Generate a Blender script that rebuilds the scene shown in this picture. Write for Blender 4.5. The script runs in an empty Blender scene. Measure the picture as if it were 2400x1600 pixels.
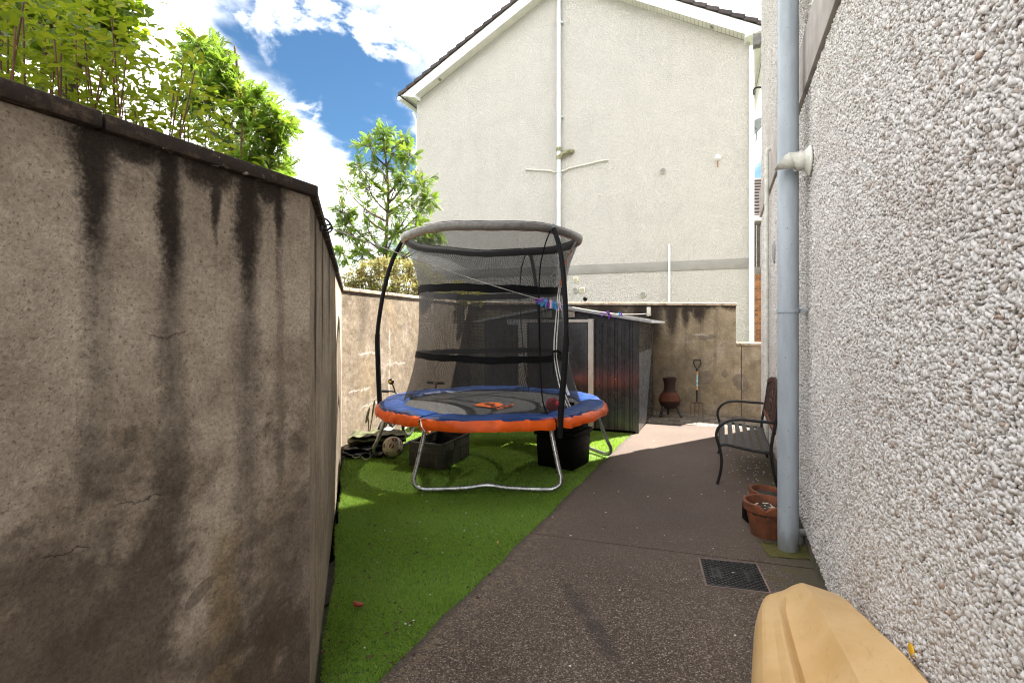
import bpy, bmesh, math, random
import numpy as np
from mathutils import Vector, Matrix
R = math.radians
random.seed(7); rng = np.random.default_rng(7)
scene = bpy.context.scene
C = scene.collection

# ------------------------------------------------------------------ camera
F, CU, HV, EYE = 1208.0, 1200.0, 758.0, 1.36       # focal length (px of a 2400 px wide frame), principal column, horizon row, eye height
cam_data = bpy.data.cameras.new('camera'); cam = bpy.data.objects.new('camera', cam_data); C.objects.link(cam)
cam.location = (0, 0, EYE); cam.rotation_euler = (R(90), 0, 0)
cam_data.sensor_width = 36.0; cam_data.lens = 36.0*F/2400.0
cam_data.shift_y = (HV-800.0)/2400.0
cam_data.clip_start = 0.02; cam_data.clip_end = 2000.0
scene.camera = cam

# ------------------------------------------------------------------ sun, sky, exposure
SUN_AZ = math.atan2(.84, .542); SUN_EL = R(53)
sun_data = bpy.data.lights.new('sun', 'SUN'); sun = bpy.data.objects.new('sun', sun_data); C.objects.link(sun)
sun_data.energy = 4.7; sun_data.angle = R(0.53); sun_data.color = (1.0, .955, .88)
sd = Vector((math.sin(SUN_AZ)*math.cos(SUN_EL), math.cos(SUN_AZ)*math.cos(SUN_EL), math.sin(SUN_EL)))
sun.rotation_euler = sd.to_track_quat('Z', 'Y').to_euler(); sun.location = sd*40
scene.view_settings.view_transform = 'Standard'; scene.view_settings.look = 'None'
scene.view_settings.gamma = 1.0; scene.view_settings.use_curve_mapping = False
scene.view_settings.exposure = 2.45
try:
    scene.cycles.use_denoising = True; scene.cycles.denoiser = 'OPENIMAGEDENOISE'; scene.cycles.denoising_prefilter = 'ACCURATE'; scene.cycles.pixel_filter_type = 'BLACKMAN_HARRIS'; scene.cycles.filter_width = 1.15
    scene.cycles.max_bounces = 8; scene.cycles.diffuse_bounces = 4; scene.cycles.transparent_max_bounces = 24
    scene.cycles.sample_clamp_indirect = 6.0
except Exception: pass

# ------------------------------------------------------------------ node helpers
class V:
    def __init__(s, g, k): s.g, s.k = g, k
    def __add__(s, o): return s.g.math('ADD', s, o)
    __radd__ = __add__
    def __sub__(s, o): return s.g.math('SUBTRACT', s, o)
    def __rsub__(s, o): return s.g.math('SUBTRACT', o, s)
    def __mul__(s, o): return s.g.math('MULTIPLY', s, o)
    __rmul__ = __mul__
    def __truediv__(s, o): return s.g.math('DIVIDE', s, o)
    def __pow__(s, o): return s.g.math('POWER', s, o)
class G:
    def __init__(s, tree): s.t = tree
    def node(s, typ, **kw):
        n = s.t.nodes.new(typ)
        for k, v in kw.items(): setattr(n, k, v)
        return n
    def put(s, sock, val):
        if isinstance(val, V): s.t.links.new(val.k, sock)
        elif val is not None:
            if isinstance(val, (tuple, list)) and len(val) == 3 and sock.type == 'RGBA': val = (*val, 1)
            sock.default_value = val
    def math(s, op, a, b=None, c=None, clamp=False):
        n = s.node('ShaderNodeMath', operation=op, use_clamp=clamp)
        for i, x in enumerate((a, b, c)):
            if x is not None: s.put(n.inputs[i], x)
        return V(s, n.outputs[0])
    def coord(s, which='Object'): return V(s, s.node('ShaderNodeTexCoord').outputs[which])
    def map(s, vec, scale=(1, 1, 1), loc=(0, 0, 0), rot=(0, 0, 0)):
        n = s.node('ShaderNodeMapping'); s.put(n.inputs['Vector'], vec)
        n.inputs['Scale'].default_value = scale; n.inputs['Location'].default_value = loc; n.inputs['Rotation'].default_value = rot
        return V(s, n.outputs[0])
    def sep(s, vec):
        n = s.node('ShaderNodeSeparateXYZ'); s.put(n.inputs[0], vec); return [V(s, o) for o in n.outputs]
    def comb(s, x, y, z):
        n = s.node('ShaderNodeCombineXYZ')
        for i, q in enumerate((x, y, z)): s.put(n.inputs[i], q)
        return V(s, n.outputs[0])
    def noise(s, vec, scale=5, detail=3, rough=.5, dist=0, out='Fac'):
        n = s.node('ShaderNodeTexNoise'); s.put(n.inputs['Vector'], vec)
        n.inputs['Scale'].default_value = scale; n.inputs['Detail'].default_value = detail
        n.inputs['Roughness'].default_value = rough; n.inputs['Distortion'].default_value = dist
        return V(s, n.outputs[out])
    def vor(s, vec, scale=5, feature='F1', out='Distance', rand=1.0):
        n = s.node('ShaderNodeTexVoronoi', feature=feature); s.put(n.inputs['Vector'], vec)
        n.inputs['Scale'].default_value = scale; n.inputs['Randomness'].default_value = rand
        return V(s, n.outputs[out])
    def sm(s, x, lo, hi, a=0.0, b=1.0):
        n = s.node('ShaderNodeMapRange', interpolation_type='SMOOTHSTEP'); s.put(n.inputs['Value'], x)
        for nm, val in (('From Min', lo), ('From Max', hi), ('To Min', a), ('To Max', b)): s.put(n.inputs[nm], val)
        return V(s, n.outputs[0])
    def ramp(s, fac, stops, interp='LINEAR'):
        n = s.node('ShaderNodeValToRGB'); s.put(n.inputs[0], fac); e = n.color_ramp; e.interpolation = interp
        while len(e.elements) > 1: e.elements.remove(e.elements[-1])
        e.elements[0].position = stops[0][0]; e.elements[0].color = (*stops[0][1], 1)
        for p, c in stops[1:]:
            q = e.elements.new(p); q.color = (*c, 1)
        return V(s, n.outputs[0])
    def mix(s, fac, a, b, blend='MIX'):
        n = s.node('ShaderNodeMix', data_type='RGBA', blend_type=blend)
        s.put(n.inputs[0], fac); s.put(n.inputs[6], a); s.put(n.inputs[7], b)
        return V(s, n.outputs[2])
    def bump(s, h, dist=.01, strength=1.0, normal=None):
        n = s.node('ShaderNodeBump'); s.put(n.inputs['Height'], h)
        n.inputs['Distance'].default_value = dist; n.inputs['Strength'].default_value = strength
        if normal is not None: s.put(n.inputs['Normal'], normal)
        return V(s, n.outputs[0])
    def rand(s): return V(s, s.node('ShaderNodeObjectInfo').outputs['Random'])
    def attr(s, name): return V(s, s.node('ShaderNodeAttribute', attribute_name=name).outputs['Fac'])
    def gauss(s, x, x0, w):
        d = (x-x0)/w
        return s.math('POWER', 2.718, (d*d)*-1.0)
class M(G):
    def __init__(s, name):
        s.m = bpy.data.materials.new(name); s.m.use_nodes = True; G.__init__(s, s.m.node_tree)
        s.b = s.t.nodes['Principled BSDF']; s.o = s.t.nodes['Material Output']
    def done(s, color, rough=.7, normal=None, spec=.5, metal=0.0, **kw):
        s.put(s.b.inputs['Base Color'], color); s.put(s.b.inputs['Roughness'], rough)
        s.put(s.b.inputs['Specular IOR Level'], spec); s.put(s.b.inputs['Metallic'], metal)
        if normal is not None: s.put(s.b.inputs['Normal'], normal)
        for k, v in kw.items(): s.put(s.b.inputs[k], v)
        return s.m
def simple(name, col, rough=.6, var=.25, scale=8, spec=.4, metal=0.0, bump=0.0, bscale=60, col2=None, perobj=0.0, **kw):
    g = M(name); co = g.coord()
    f = g.noise(co, scale, 4, .6)
    c2 = col2 or tuple(min(1, c*(1-var)) for c in col); c1 = tuple(min(1, c*(1+var*.5)) for c in col)
    c = g.mix(g.sm(f, .3, .7), c2, c1)
    if perobj:
        c = g.mix(perobj, c, g.mix(g.rand(), tuple(x*.45 for x in col), tuple(min(1, x*1.5) for x in col)))
    nrm = g.bump(g.noise(co, bscale, 3, .6), .16/bscale, bump) if bump else None
    rr = g.sm(g.noise(co, scale*2.3, 2), .2, .8, max(0, rough-.1), min(1, rough+.12))
    return g.done(c, rr, nrm, spec, metal, **kw)

# world: Nishita sky seen through a broken deck of bright cumulus, the same all round
w = bpy.data.worlds.new('World'); scene.world = w; w.use_nodes = True
g = G(w.node_tree); bg = w.node_tree.nodes['Background']
sky = g.node('ShaderNodeTexSky', sky_type='NISHITA'); sky.sun_disc = False
sky.sun_elevation = SUN_EL; sky.sun_rotation = SUN_AZ; sky.air_density = 1.0; sky.dust_density = .3; sky.ozone_density = 1.6
dv = g.coord('Generated'); dx, dy, dz = g.sep(dv)
dzc = g.math('MAXIMUM', dz, 0.0) + .28
cv = g.comb(dx/dzc, dy/dzc, 0.0)
CL = (3.42, 12.55, 0.85)
big = g.noise(g.map(cv, loc=CL), 1.15, 9, .53, .25)
shape = g.sm(big, .398, .508)
puff = g.noise(g.map(cv, loc=(4.1, 1.7, .3)), 2.6, 6, .6)
body = g.sm(puff, .30, .66, 2.0, 8.5)
cloud = g.mix(g.sm(puff, .3, .62), (.93, .95, 1.0), (1.0, .972, .93))
cl = g.mix(1.0, cloud, g.comb(body, body, body), 'MULTIPLY')
horizon = g.sm(dz, -.02, .3, .75, 0.0)
wisp = g.noise(g.map(cv, loc=(7.3, 2.2, 1.0)), 3.1, 8, .58, .2)
cover = g.math('MAXIMUM', g.math('MAXIMUM', shape, g.sm(wisp, .55, .67)), horizon)
blue = g.mix(1.0, V(g, sky.outputs[0]), (.135, .195, .225), 'MULTIPLY')
g.put(bg.inputs['Color'], g.mix(cover, blue, cl)); bg.inputs['Strength'].default_value = .13

# ------------------------------------------------------------------ mesh helpers
class MB:
    def __init__(s): s.v, s.f, s.mi = [], [], []
    def add(s, vs, fs, mi=0, X=None):
        o = len(s.v)
        s.v += [tuple(X @ Vector(p)) if X is not None else tuple(p) for p in vs]
        s.f += [[i+o for i in f] for f in fs]; s.mi += [mi]*len(fs); return s
    def box(s, x0, x1, y0, y1, z0, z1, mi=0, X=None):
        vs = [(x, y, z) for z in (z0, z1) for y in (y0, y1) for x in (x0, x1)]
        return s.add(vs, [(0, 2, 3, 1), (4, 5, 7, 6), (0, 1, 5, 4), (2, 6, 7, 3), (0, 4, 6, 2), (1, 3, 7, 5)], mi, X)
    def prism(s, poly, z0, z1, mi=0, X=None):
        n = len(poly); zz0 = z0 if isinstance(z0, (list, tuple)) else [z0]*n; zz1 = z1 if isinstance(z1, (list, tuple)) else [z1]*n
        vs = [(p[0], p[1], a) for p, a in zip(poly, zz0)]+[(p[0], p[1], a) for p, a in zip(poly, zz1)]
        fs = [list(range(n))[::-1], list(range(n, 2*n))]+[(i, (i+1) % n, n+(i+1) % n, n+i) for i in range(n)]
        return s.add(vs, fs, mi, X)
    def loft(s, rings, closed=True, caps=True, mi=0, X=None):
        n = len(rings[0]); vs = [p for r in rings for p in r]; fs = []
        for a in range(len(rings)-1):
            for i in range(n if closed else n-1):
                j = (i+1) % n; fs.append((a*n+i, a*n+j, (a+1)*n+j, (a+1)*n+i))
        if caps and closed: fs += [list(range(n))[::-1], [(len(rings)-1)*n+i for i in range(n)]]
        return s.add(vs, fs, mi, X)
    def tube(s, path, r, n=10, closed=False, mi=0, X=None, flat=1.0):
        P = [Vector(p) for p in path]; m = len(P); rr = r if isinstance(r, (list, tuple)) else [r]*m
        T = []
        for i in range(m):
            a = P[(i-1) % m] if (closed or i > 0) else P[i]; b = P[(i+1) % m] if (closed or i < m-1) else P[i]
            T.append((b-a).normalized())
        up = Vector((0, 0, 1)) if abs(T[0].z) < .9 else Vector((1, 0, 0))
        N = (up-T[0]*up.dot(T[0])).normalized(); rings = []
        for i in range(m):
            N = (N-T[i]*N.dot(T[i])); N = N.normalized() if N.length > 1e-6 else Vector((1, 0, 0)); B = T[i].cross(N)
            rings.append([P[i]+(N*math.cos(2*math.pi*k/n)+B*(math.sin(2*math.pi*k/n)*flat))*rr[i] for k in range(n)])
        if closed: rings.append(rings[0])
        return s.loft(rings, True, not closed, mi, X)
    def lathe(s, prof, n=24, c=(0, 0, 0), mi=0, X=None, caps=True):
        rings = [[(c[0]+r*math.cos(2*math.pi*k/n), c[1]+r*math.sin(2*math.pi*k/n), c[2]+z) for k in range(n)] for r, z in prof]
        return s.loft(rings, True, caps, mi, X)
    def ball(s, c, r, n=20, m=12, sc=(1, 1, 1), mi=0, X=None):
        prof = [(max(1e-4, r*math.sin(math.pi*i/m)), -r*math.cos(math.pi*i/m)) for i in range(m+1)]
        rings = [[(c[0]+a*math.cos(2*math.pi*k/n)*sc[0], c[1]+a*math.sin(2*math.pi*k/n)*sc[1], c[2]+z*sc[2]) for k in range(n)] for a, z in prof]
        return s.loft(rings, True, True, mi, X)
    def mesh(s, name, smooth=None, bev=0.0, seg=2):
        me = bpy.data.meshes.new(name); me.from_pydata(s.v, [], s.f)
        if any(s.mi): me.polygons.foreach_set('material_index', s.mi)
        bm = bmesh.new(); bm.from_mesh(me)
        bmesh.ops.recalc_face_normals(bm, faces=bm.faces)
        if bev:
            es = [e for e in bm.edges if len(e.link_faces) == 2 and e.calc_face_angle(0) > R(25)]
            bmesh.ops.bevel(bm, geom=es, offset=bev, segments=seg, affect='EDGES', profile=.5, clamp_overlap=True)
        bm.to_mesh(me); bm.free()
        if smooth is not None or bev:
            me.polygons.foreach_set('use_smooth', [True]*len(me.polygons))
            me.set_sharp_from_angle(angle=R(smooth if smooth else 35))
        me.update(); return me
def fast_mesh(name, verts, faces, attr=None, smooth=False):
    """numpy verts (n,3), faces (m,k)"""
    me = bpy.data.meshes.new(name); n, (m, k) = len(verts), faces.shape
    me.vertices.add(n); me.vertices.foreach_set('co', np.ascontiguousarray(verts, dtype=np.float32).ravel())
    me.loops.add(m*k); me.loops.foreach_set('vertex_index', np.ascontiguousarray(faces, dtype=np.int32).ravel())
    me.polygons.add(m); me.polygons.foreach_set('loop_start', np.arange(0, m*k, k, dtype=np.int32))
    if smooth: me.polygons.foreach_set('use_smooth', np.ones(m, dtype=bool))
    me.update(calc_edges=True)
    if attr is not None:
        a = me.attributes.new('rnd', 'FLOAT', 'POINT'); a.data.foreach_set('value', np.ascontiguousarray(attr, dtype=np.float32))
    return me
def cat_rom(P, k=6, closed=False):
    P = [Vector(p) for p in P]; n = len(P); out = []
    rg = range(n) if closed else range(n-1)
    for i in rg:
        g_ = lambda j: P[j % n] if closed else P[max(0, min(n-1, j))]
        a, b, c, d = g_(i-1), g_(i), g_(i+1), g_(i+2)
        for q in range(k):
            t = q/k
            out.append(.5*((2*b)+(c-a)*t+(2*a-5*b+4*c-d)*t*t+(3*b-a-3*c+d)*t**3))
    if not closed: out.append(P[-1])
    return out

WORLD = set()
def thing(name, label, cat, loc=(0, 0, 0), rot=0.0, group=None, world=False):
    o = bpy.data.objects.new(name, None); C.objects.link(o); o.location = loc; o.rotation_euler = (0, 0, rot); o.empty_display_size = .1
    o['label'] = label; o['category'] = cat
    if group: o['group'] = group
    if world: WORLD.add(o.name)
    return o
def put(name, mesh, mats, parent=None, kind=None, label=None, loc=None, rot=None, scale=None):
    o = bpy.data.objects.new(name, mesh); C.objects.link(o)
    for m in (mats if isinstance(mats, (list, tuple)) else [mats]):
        if m and len(mesh.materials) < (len(mats) if isinstance(mats, (list, tuple)) else 1): mesh.materials.append(m)
    if parent:
        o.parent = parent
        if parent.name in WORLD: o.matrix_parent_inverse = Matrix.Translation(-Vector(parent.location))
    if kind: o['kind'] = kind
    if label: o['label'] = label
    if loc is not None: o.location = loc
    if rot is not None: o.rotation_euler = rot
    if scale is not None: o.scale = scale
    return o
def part(name, mb, mat, parent=None, smooth=None, bev=0.0, kind=None, label=None, seg=2):
    return put(name, mb.mesh(name, smooth, bev, seg), mat, parent, kind, label)
def single(name, mb, mat, label, cat, group=None, smooth=None, bev=0.0):
    o = part(name, mb, mat, None, smooth, bev); o['label'] = label; o['category'] = cat
    if group: o['group'] = group
    return o
def copy_tree(root, label=None, loc=None, rot=None):
    def rec(o, par):
        c = o.copy(); C.objects.link(c)
        if par: c.parent = par
        for ch in list(o.children): rec(ch, c)
        return c
    c = rec(root, None)
    if label: c['label'] = label
    if loc is not None: c.location = loc
    if rot is not None: c.rotation_euler = rot
    return c

# ------------------------------------------------------------------ plan of the place (metres, eye over the origin, looking +Y)
def gp(u, v, z=0.0):                       # a point of the photograph on the level z
    y = F*(EYE-z)/(v-HV); return Vector(((u-CU)/F*y, y, z))
def at(u, v, y): return Vector(((u-CU)/F*y, y, EYE-(v-HV)/F*y))
def proj(x, y, z): return CU+F*x/y, HV-F*(z-EYE)/y
WX, WY = .37777, .92590                     # direction of the right house wall
RW0 = Vector((.513, 0, 0)); RWROT = math.atan2(WY, WX)
def rw(s, q, z=0.0): return Vector((RW0.x+WX*s-WY*q, WY*s+WX*q, z))   # along the wall, out from the wall, up
def to_rw(x, y): return ((x-RW0.x)*WX+y*WY, -(x-RW0.x)*WY+y*WX)
HL0 = Vector((-2.86, 15.50, 0)); HLROT = math.atan2(-3.28, 8.507); HLEN = 9.117
hdx, hdy = math.cos(HLROT), math.sin(HLROT)
def hx(u):                                  # column of the photograph -> distance along the far gable
    r = (u-CU)/F; return (r*HL0.y-HL0.x)/(hdx-r*hdy)
def hz(u, v):
    L = hx(u); return EYE+(HV-v)/F*(HL0.y+hdy*L)
# ------------------------------------------------------------------ materials of the setting
def wall_mat(name, streaks, ztop, damp=0.5, c1=(.60, .50, .39), c2=(.45, .365, .28), rain=.5, seed=0.0, yellow=.35, patches=(), grime=0.0, salts=(), longs=(), dlow=0.0, ochre=(), cracks=()):
    g = M(name); co = g.coord(); x, y, z = g.sep(co); cs = g.map(co, loc=(seed, seed*.7, 0))
    mott = g.noise(cs, 22, 5, .65); fine = g.noise(cs, 210, 3, .6); wob = g.noise(cs, 5, 4, .6); gr = g.noise(cs, 75, 4, .7)
    col = g.mix(g.sm(g.noise(cs, 2.6, 5, .6), .3, .72), c2, c1)
    col = g.mix(g.sm(mott, .35, .75)*.35, col, (.64, .55, .44))
    col = g.mix(g.sm(g.noise(g.map(cs, scale=(1, 1, .55), loc=(3, 1, 2)), 2.1, 4, .55), .52, .72)*yellow, col, (.42, .30, .13))
    # damp bloom creeping up, mottled edge
    dm = g.noise(g.map(cs, loc=(1.7, 5.2, .4)), 1.7, 5, .6, .3)
    low = g.sm(z, .2, 1.6, .17+dlow, -.13)
    damask = g.sm(dm+low+(mott-.5)*.28+(gr-.5)*.10, .47, .67)*damp
    dvar = g.sm(g.noise(g.map(cs, loc=(4, 4, 1)), 4.2, 7, .68), .34, .66)
    for ox, ow, oz in ochre:
        oq = g.gauss(x+(wob-.5)*.12, ox, ow)*g.sm(z+(wob-.5)*.5, oz+.2, oz-.15)
        col = g.mix(g.sm(oq+(mott-.5)*.4, .25, .9)*.6, col, (.36, .25, .10))
    col = g.mix(damask, col, g.mix(dvar, (.105, .080, .064), (.235, .185, .148)))
    col = g.mix(g.sm(g.noise(g.map(cs, loc=(7, 1, 3)), 2.4, 6, .7)+(gr-.5)*.2, .56, .66)*.38, col, (.56, .49, .42))
    for sk_ in longs:                                               # broad grey wash below each old run
        gq = g.gauss(x+(wob-.5)*.08+(gr-.5)*.03, sk_[0], sk_[1])*g.sm(z, sk_[2], sk_[2]+.6)
        col = g.mix(g.sm(gq+(mott-.5)*.9+(gr-.5)*.7+(g.noise(cs, 4.5, 4, .6)-.5)*1.3, .12, .95)*sk_[3], col, (.155, .132, .118))
    # rain runs below the coping
    vs = g.noise(g.map(cs, scale=(8, 8, .45)), 1.0, 5, .62, .15)
    run = g.sm(vs+(mott-.5)*.2+(gr-.5)*.25, .56, .8)*g.sm(z, .2, ztop, .25, 1.0)*rain
    col = g.mix(run, col, (.115, .088, .07))
    lip = g.sm(z+(wob-.5)*.30+(gr-.5)*.12, ztop-.16, ztop-.03)*grime
    S = lip
    for sk_ in streaks:
        x0, wd, ln = sk_[:3]; am = sk_[3] if len(sk_) > 3 else 1.0
        nar = g.sm(z, ztop-ln, ztop, .55, 1.6)
        gq = g.gauss(x+(wob-.5)*.06+(gr-.5)*.015, x0, nar*wd)
        top = g.sm(z, ztop-ln, ztop-.25*ln)
        S = g.math('MAXIMUM', S, gq*g.math('MAXIMUM', top, g.sm(z, ztop-2.4*ln, ztop-ln*.8)*.42)*am)
    S = g.sm(S+(mott-.5)*.55+(gr-.5)*.8, .18, .95)
    col = g.mix(S*.94, col, (.034, .025, .022))
    for px, pz, a, b, t in patches:
        ct, st = math.cos(t), math.sin(t)
        ux = (x-px)*ct+(z-pz)*st; uz = (z-pz)*ct-(x-px)*st
        d = (ux/a)*(ux/a)+(uz/b)*(uz/b)+(wob-.5)*1.6+(mott-.5)*.6+(gr-.5)*.3
        col = g.mix(g.sm(d, .75, 1.0, .7, 0.0), col, (.24, .195, .165))
    gm = g.noise(cs, 80, 6, .75); col = g.mix(1.0, col, g.mix(g.sm(gm, .36, .66), (.76, .745, .735), (1.10, 1.10, 1.09)), 'MULTIPLY')
    col = g.mix(1.0, col, g.mix(g.sm(g.noise(g.map(cs, loc=(9, 2, 4)), 7, 5, .62), .36, .66), (.82, .81, .80), (1.1, 1.1, 1.1)), 'MULTIPLY')
    for ax, p0, a, b in salts:                                     # white salts bled out along cracks
        along, across = (x, z) if ax == 'h' else (z, x)
        d = g.math('ABSOLUTE', across-p0+(wob-.5)*.11+(mott-.5)*.035)
        col = g.mix(g.sm(d, .003, .016, 1, 0)*g.sm(along, a, a+.08)*g.sm(along, b-.08, b, 1, 0)*g.sm(gr+mott, .8, 1.15)*.65, col, (.74, .70, .64))
    for c0, ca, cb, cz in cracks:                                  # hairline cracks
        d = g.math('ABSOLUTE', z-cz+(wob-.5)*.10+(mott-.5)*.05)
        col = g.mix(g.sm(d, .0006, .0024, 1, 0)*g.sm(x, ca, ca+.02)*g.sm(x, cb-.02, cb, 1, 0)*.8, col, (.05, .04, .034))
    spk = g.sm(g.noise(cs, 120, 2, .5), .58, .68)
    col = g.mix(spk*.55, col, (.10, .075, .055))
    col = g.mix(g.sm(fine, .3, .7)*.35, g.mix(1.0, col, (.72, .72, .72), 'MULTIPLY'), col)
    n = g.bump(fine*.8+gr*.8+mott*.15, .006, .6)
    return g.done(col, .93, n, .2)
def coping_mat(name, dark=.75):
    g = M(name); co = g.coord(); a = g.noise(co, 9, 5, .65); b = g.noise(co, 60, 4, .65)
    col = g.mix(g.sm(a+(b-.5)*.5, .22, .52), (.17, .125, .09), (.045, .035, .031)) if dark > .5 else g.mix(g.sm(a+(b-.5)*.4, .4, .7), (.5, .40, .30), (.17, .125, .09))
    col = g.mix(g.sm(g.noise(co, 26, 3), .62, .7)*.55, col, (.27, .20, .15))
    col = g.mix(g.sm(g.noise(co, 31, 2, .5), .70, .74), col, (.42, .40, .37))
    return g.done(col, .9, g.bump(b, .006, .7), .2)
m_cop_dark, m_cop_lite = coping_mat('coping weathered', 1), coping_mat('coping pale', 0)

def dash_base(name, c1, c2, gap, sc, bmp, dist, odd=.7):
    g = M(name); co = g.coord()
    d = g.vor(co, sc); r = g.vor(co, sc, out='Color'); h = g.noise(co, sc*2.2, 3, .6); f1 = g.sm(d, .15, .62)
    rx, ry, rz = g.sep(r)
    col = g.mix(rx, c1, c2); col = g.mix(g.sm(ry, .90, .93)*odd, col, (.22, .15, .10))
    col = g.mix(f1*.85, col, gap)
    col = g.mix(g.sm(g.noise(co, 1.3, 4, .6), .4, .75)*.25, col, tuple(x*.55 for x in c2))
    run = g.noise(g.map(co, scale=(3.2, 3.2, .22)), 1.0, 5, .6); col = g.mix(g.sm(run, .5, .8)*.16, col, (.42, .38, .32))
    n = g.bump(h*.4-f1*1.0+rz*.3, dist, bmp)
    return g.done(col, .85, n, .25)
m_dash_near = dash_base('dash mortar', (.62, .585, .545), (.50, .465, .43), (.36, .33, .30), 120, 1.0, .008)
m_dash_far = dash_base('far dash render', (.84, .82, .785), (.77, .75, .715), (.50, .475, .435), 46, 1.0, .016, .14)
def pebble_mat(name, per_object):
    g = M(name); co = g.coord(); r = g.rand() if per_object else g.attr('rnd')
    col = g.ramp(r, [(0, (.66, .63, .605)), (.3, (.76, .735, .715)), (.55, (.64, .61, .585)), (.75, (.80, .775, .76)), (.86, (.55, .515, .485)), (.93, (.52, .44, .38)), (.97, (.36, .30, .265)), (1, (.40, .27, .20))])
    col = g.mix(g.sm(g.noise(co, 320, 3), .35, .7)*.3, col, (.52, .47, .42))
    col = g.mix(g.sm(g.noise(co, 1.6, 6, .68), .45, .75)*.45, col, (.40, .335, .30))
    return g.done(col, .62, g.bump(g.noise(co, 420, 2), .001, .4), .35)
m_peb, m_peb1 = pebble_mat('pebbles', False), pebble_mat('pebble', True)
m_band = simple('smooth render band', (.40, .36, .335), .85, .2, 5, bump=.12, bscale=90)
m_bandfar = simple('far render band', (.28, .272, .255), .85, .12, 3, bump=.1, bscale=60)
m_plinth = simple('plinth render', (.16, .13, .10), .9, .4, 7, bump=.3, bscale=90, col2=(.06, .06, .035))  # mossy render; the shade of the recess below the dash is coloured in too
m_white = simple('white upvc', (.84, .84, .83), .35, .05, 3)
m_soffit = simple('soffit board', (.78, .76, .71), .5, .08, 4)
m_cream = simple('cream plastic', (.74, .71, .60), .45, .12, 12)
m_tile = simple('roof tile', (.075, .062, .062), .85, .4, 11, bump=.3, bscale=50, perobj=.5)
def pipe_mat():
    g = M('grey blue painted pipe'); co = g.coord(); x, y, z = g.sep(co)
    a = g.noise(g.map(co, scale=(1, 1, .25)), 14, 5, .6); sp = g.vor(co, 55)
    col = g.mix(g.sm(a, .35, .7), (.32, .36, .405), (.39, .44, .49))
    col = g.mix(g.sm(g.noise(co, 48, 3, .7), .66, .70)*.75, col, (.16, .16, .15))
    col = g.mix(g.sm(g.noise(co, 12, 2), .72, .75), col, (.20, .19, .06))
    col = g.mix(g.sm(z+(a-.5)*.25, 0.0, .22, .75, 0), col, (.13, .125, .095))
    return g.done(col, .38, g.bump(a, .002, .3), .45)
m_pipe = pipe_mat()
m_pipefar = simple('far soil pipe paint', (.58, .605, .63), .4, .12, 3)
m_mossy = simple('mossy pipe fitting', (.30, .28, .19), .75, .5, 22, col2=(.11, .12, .05))
m_grille = simple('grey vent', (.27, .265, .26), .6, .2, 20)
m_darkmetal = simple('dark metal', (.045, .043, .045), .45, .3, 10, metal=.4)
m_rust = simple('rust', (.30, .13, .05), .85, .4, 20)

def concrete_mat():
    g = M('aggregate concrete'); co = g.coord(); x, y, z = g.sep(co)
    ag = g.vor(co, 185); ac = g.vor(co, 185, out='Color'); ar, _, _ = g.sep(ac); ag2 = g.noise(co, 85, 5, .8)
    big = g.noise(co, 1.4, 6, .6); mid = g.noise(co, 6, 5, .62)
    col = g.mix(g.sm(big, .32, .7), (.068, .050, .040), (.122, .092, .074))
    worn = g.sm(y+(mid-.5)*2.2, 2.1, 3.6)                           # smoother, redder slab further up the path
    stone = g.ramp(ar, [(0, (.032, .023, .018)), (.4, (.066, .047, .036)), (.65, (.14, .105, .08)), (.87, (.28, .225, .175)), (1, (.46, .39, .32))])
    col = g.mix(g.sm(ag2, .42, .55)*g.sm(worn, 0, 1, .92, .45), col, stone)
    col = g.mix(worn*.5, col, (.125, .092, .075))
    # brushed dark bands on the far slab
    br = g.noise(g.map(co, rot=(0, 0, .9), scale=(.5, 3.2, 1)), 1.5, 4, .5)
    col = g.mix(g.sm(br, .52, .72)*worn*.5, col, (.095, .078, .07))
    # lichen discs close to the turf edge
    edge = x-(y*.45-1.396)
    li = g.noise(co, 16, 5, .72)
    li2 = g.noise(co, 34, 4, .7)
    lm = g.sm(li*.55+li2*.45+g.sm(edge, .03, .7, .05, -.15), .545, .60)*g.sm(y, 3.2, 4.6, 1, 0)
    col = g.mix(lm*.55, col, (.20, .145, .088))
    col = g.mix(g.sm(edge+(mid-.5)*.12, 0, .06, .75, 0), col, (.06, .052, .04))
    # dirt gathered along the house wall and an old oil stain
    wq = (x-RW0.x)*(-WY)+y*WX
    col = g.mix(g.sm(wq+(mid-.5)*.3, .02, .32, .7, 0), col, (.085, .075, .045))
    col = g.mix(g.sm(g.noise(co, 9, 4, .6), .5, .62)*g.sm(wq, .1, .6, .65, 0), col, (.11, .085, .035))
    sx, sy = .37, 2.31
    ux = (x-sx)*.21-(y-sy)*.978; uy = (x-sx)*.978+(y-sy)*.21
    blot = g.noise(co, 5.5, 5, .7)
    d = (ux/.36)*(ux/.36)+(uy/.05)*(uy/.05)+(blot-.5)*4.0+(mid-.5)*1.5
    col = g.mix(g.sm(d, -.2, 1.5, .66, 0), col, (.042, .034, .031))
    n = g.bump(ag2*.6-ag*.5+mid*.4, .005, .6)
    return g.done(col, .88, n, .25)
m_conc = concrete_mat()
m_turf = simple('turf backing', (.06, .115, .02), .95, .5, 40)
m_soil = simple('soil', (.045, .036, .028), .95, .5, 30, bump=.5, bscale=80)
m_ground = simple('earth and lawn', (.06, .075, .03), .95, .4, .4)
m_pave = simple('paving block', (.20, .165, .13), .9, .35, 14, bump=.3, bscale=120, perobj=.5, col2=(.10, .085, .06))
m_joint = simple('paving sand', (.065, .065, .035), .95, .4, 30)

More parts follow.
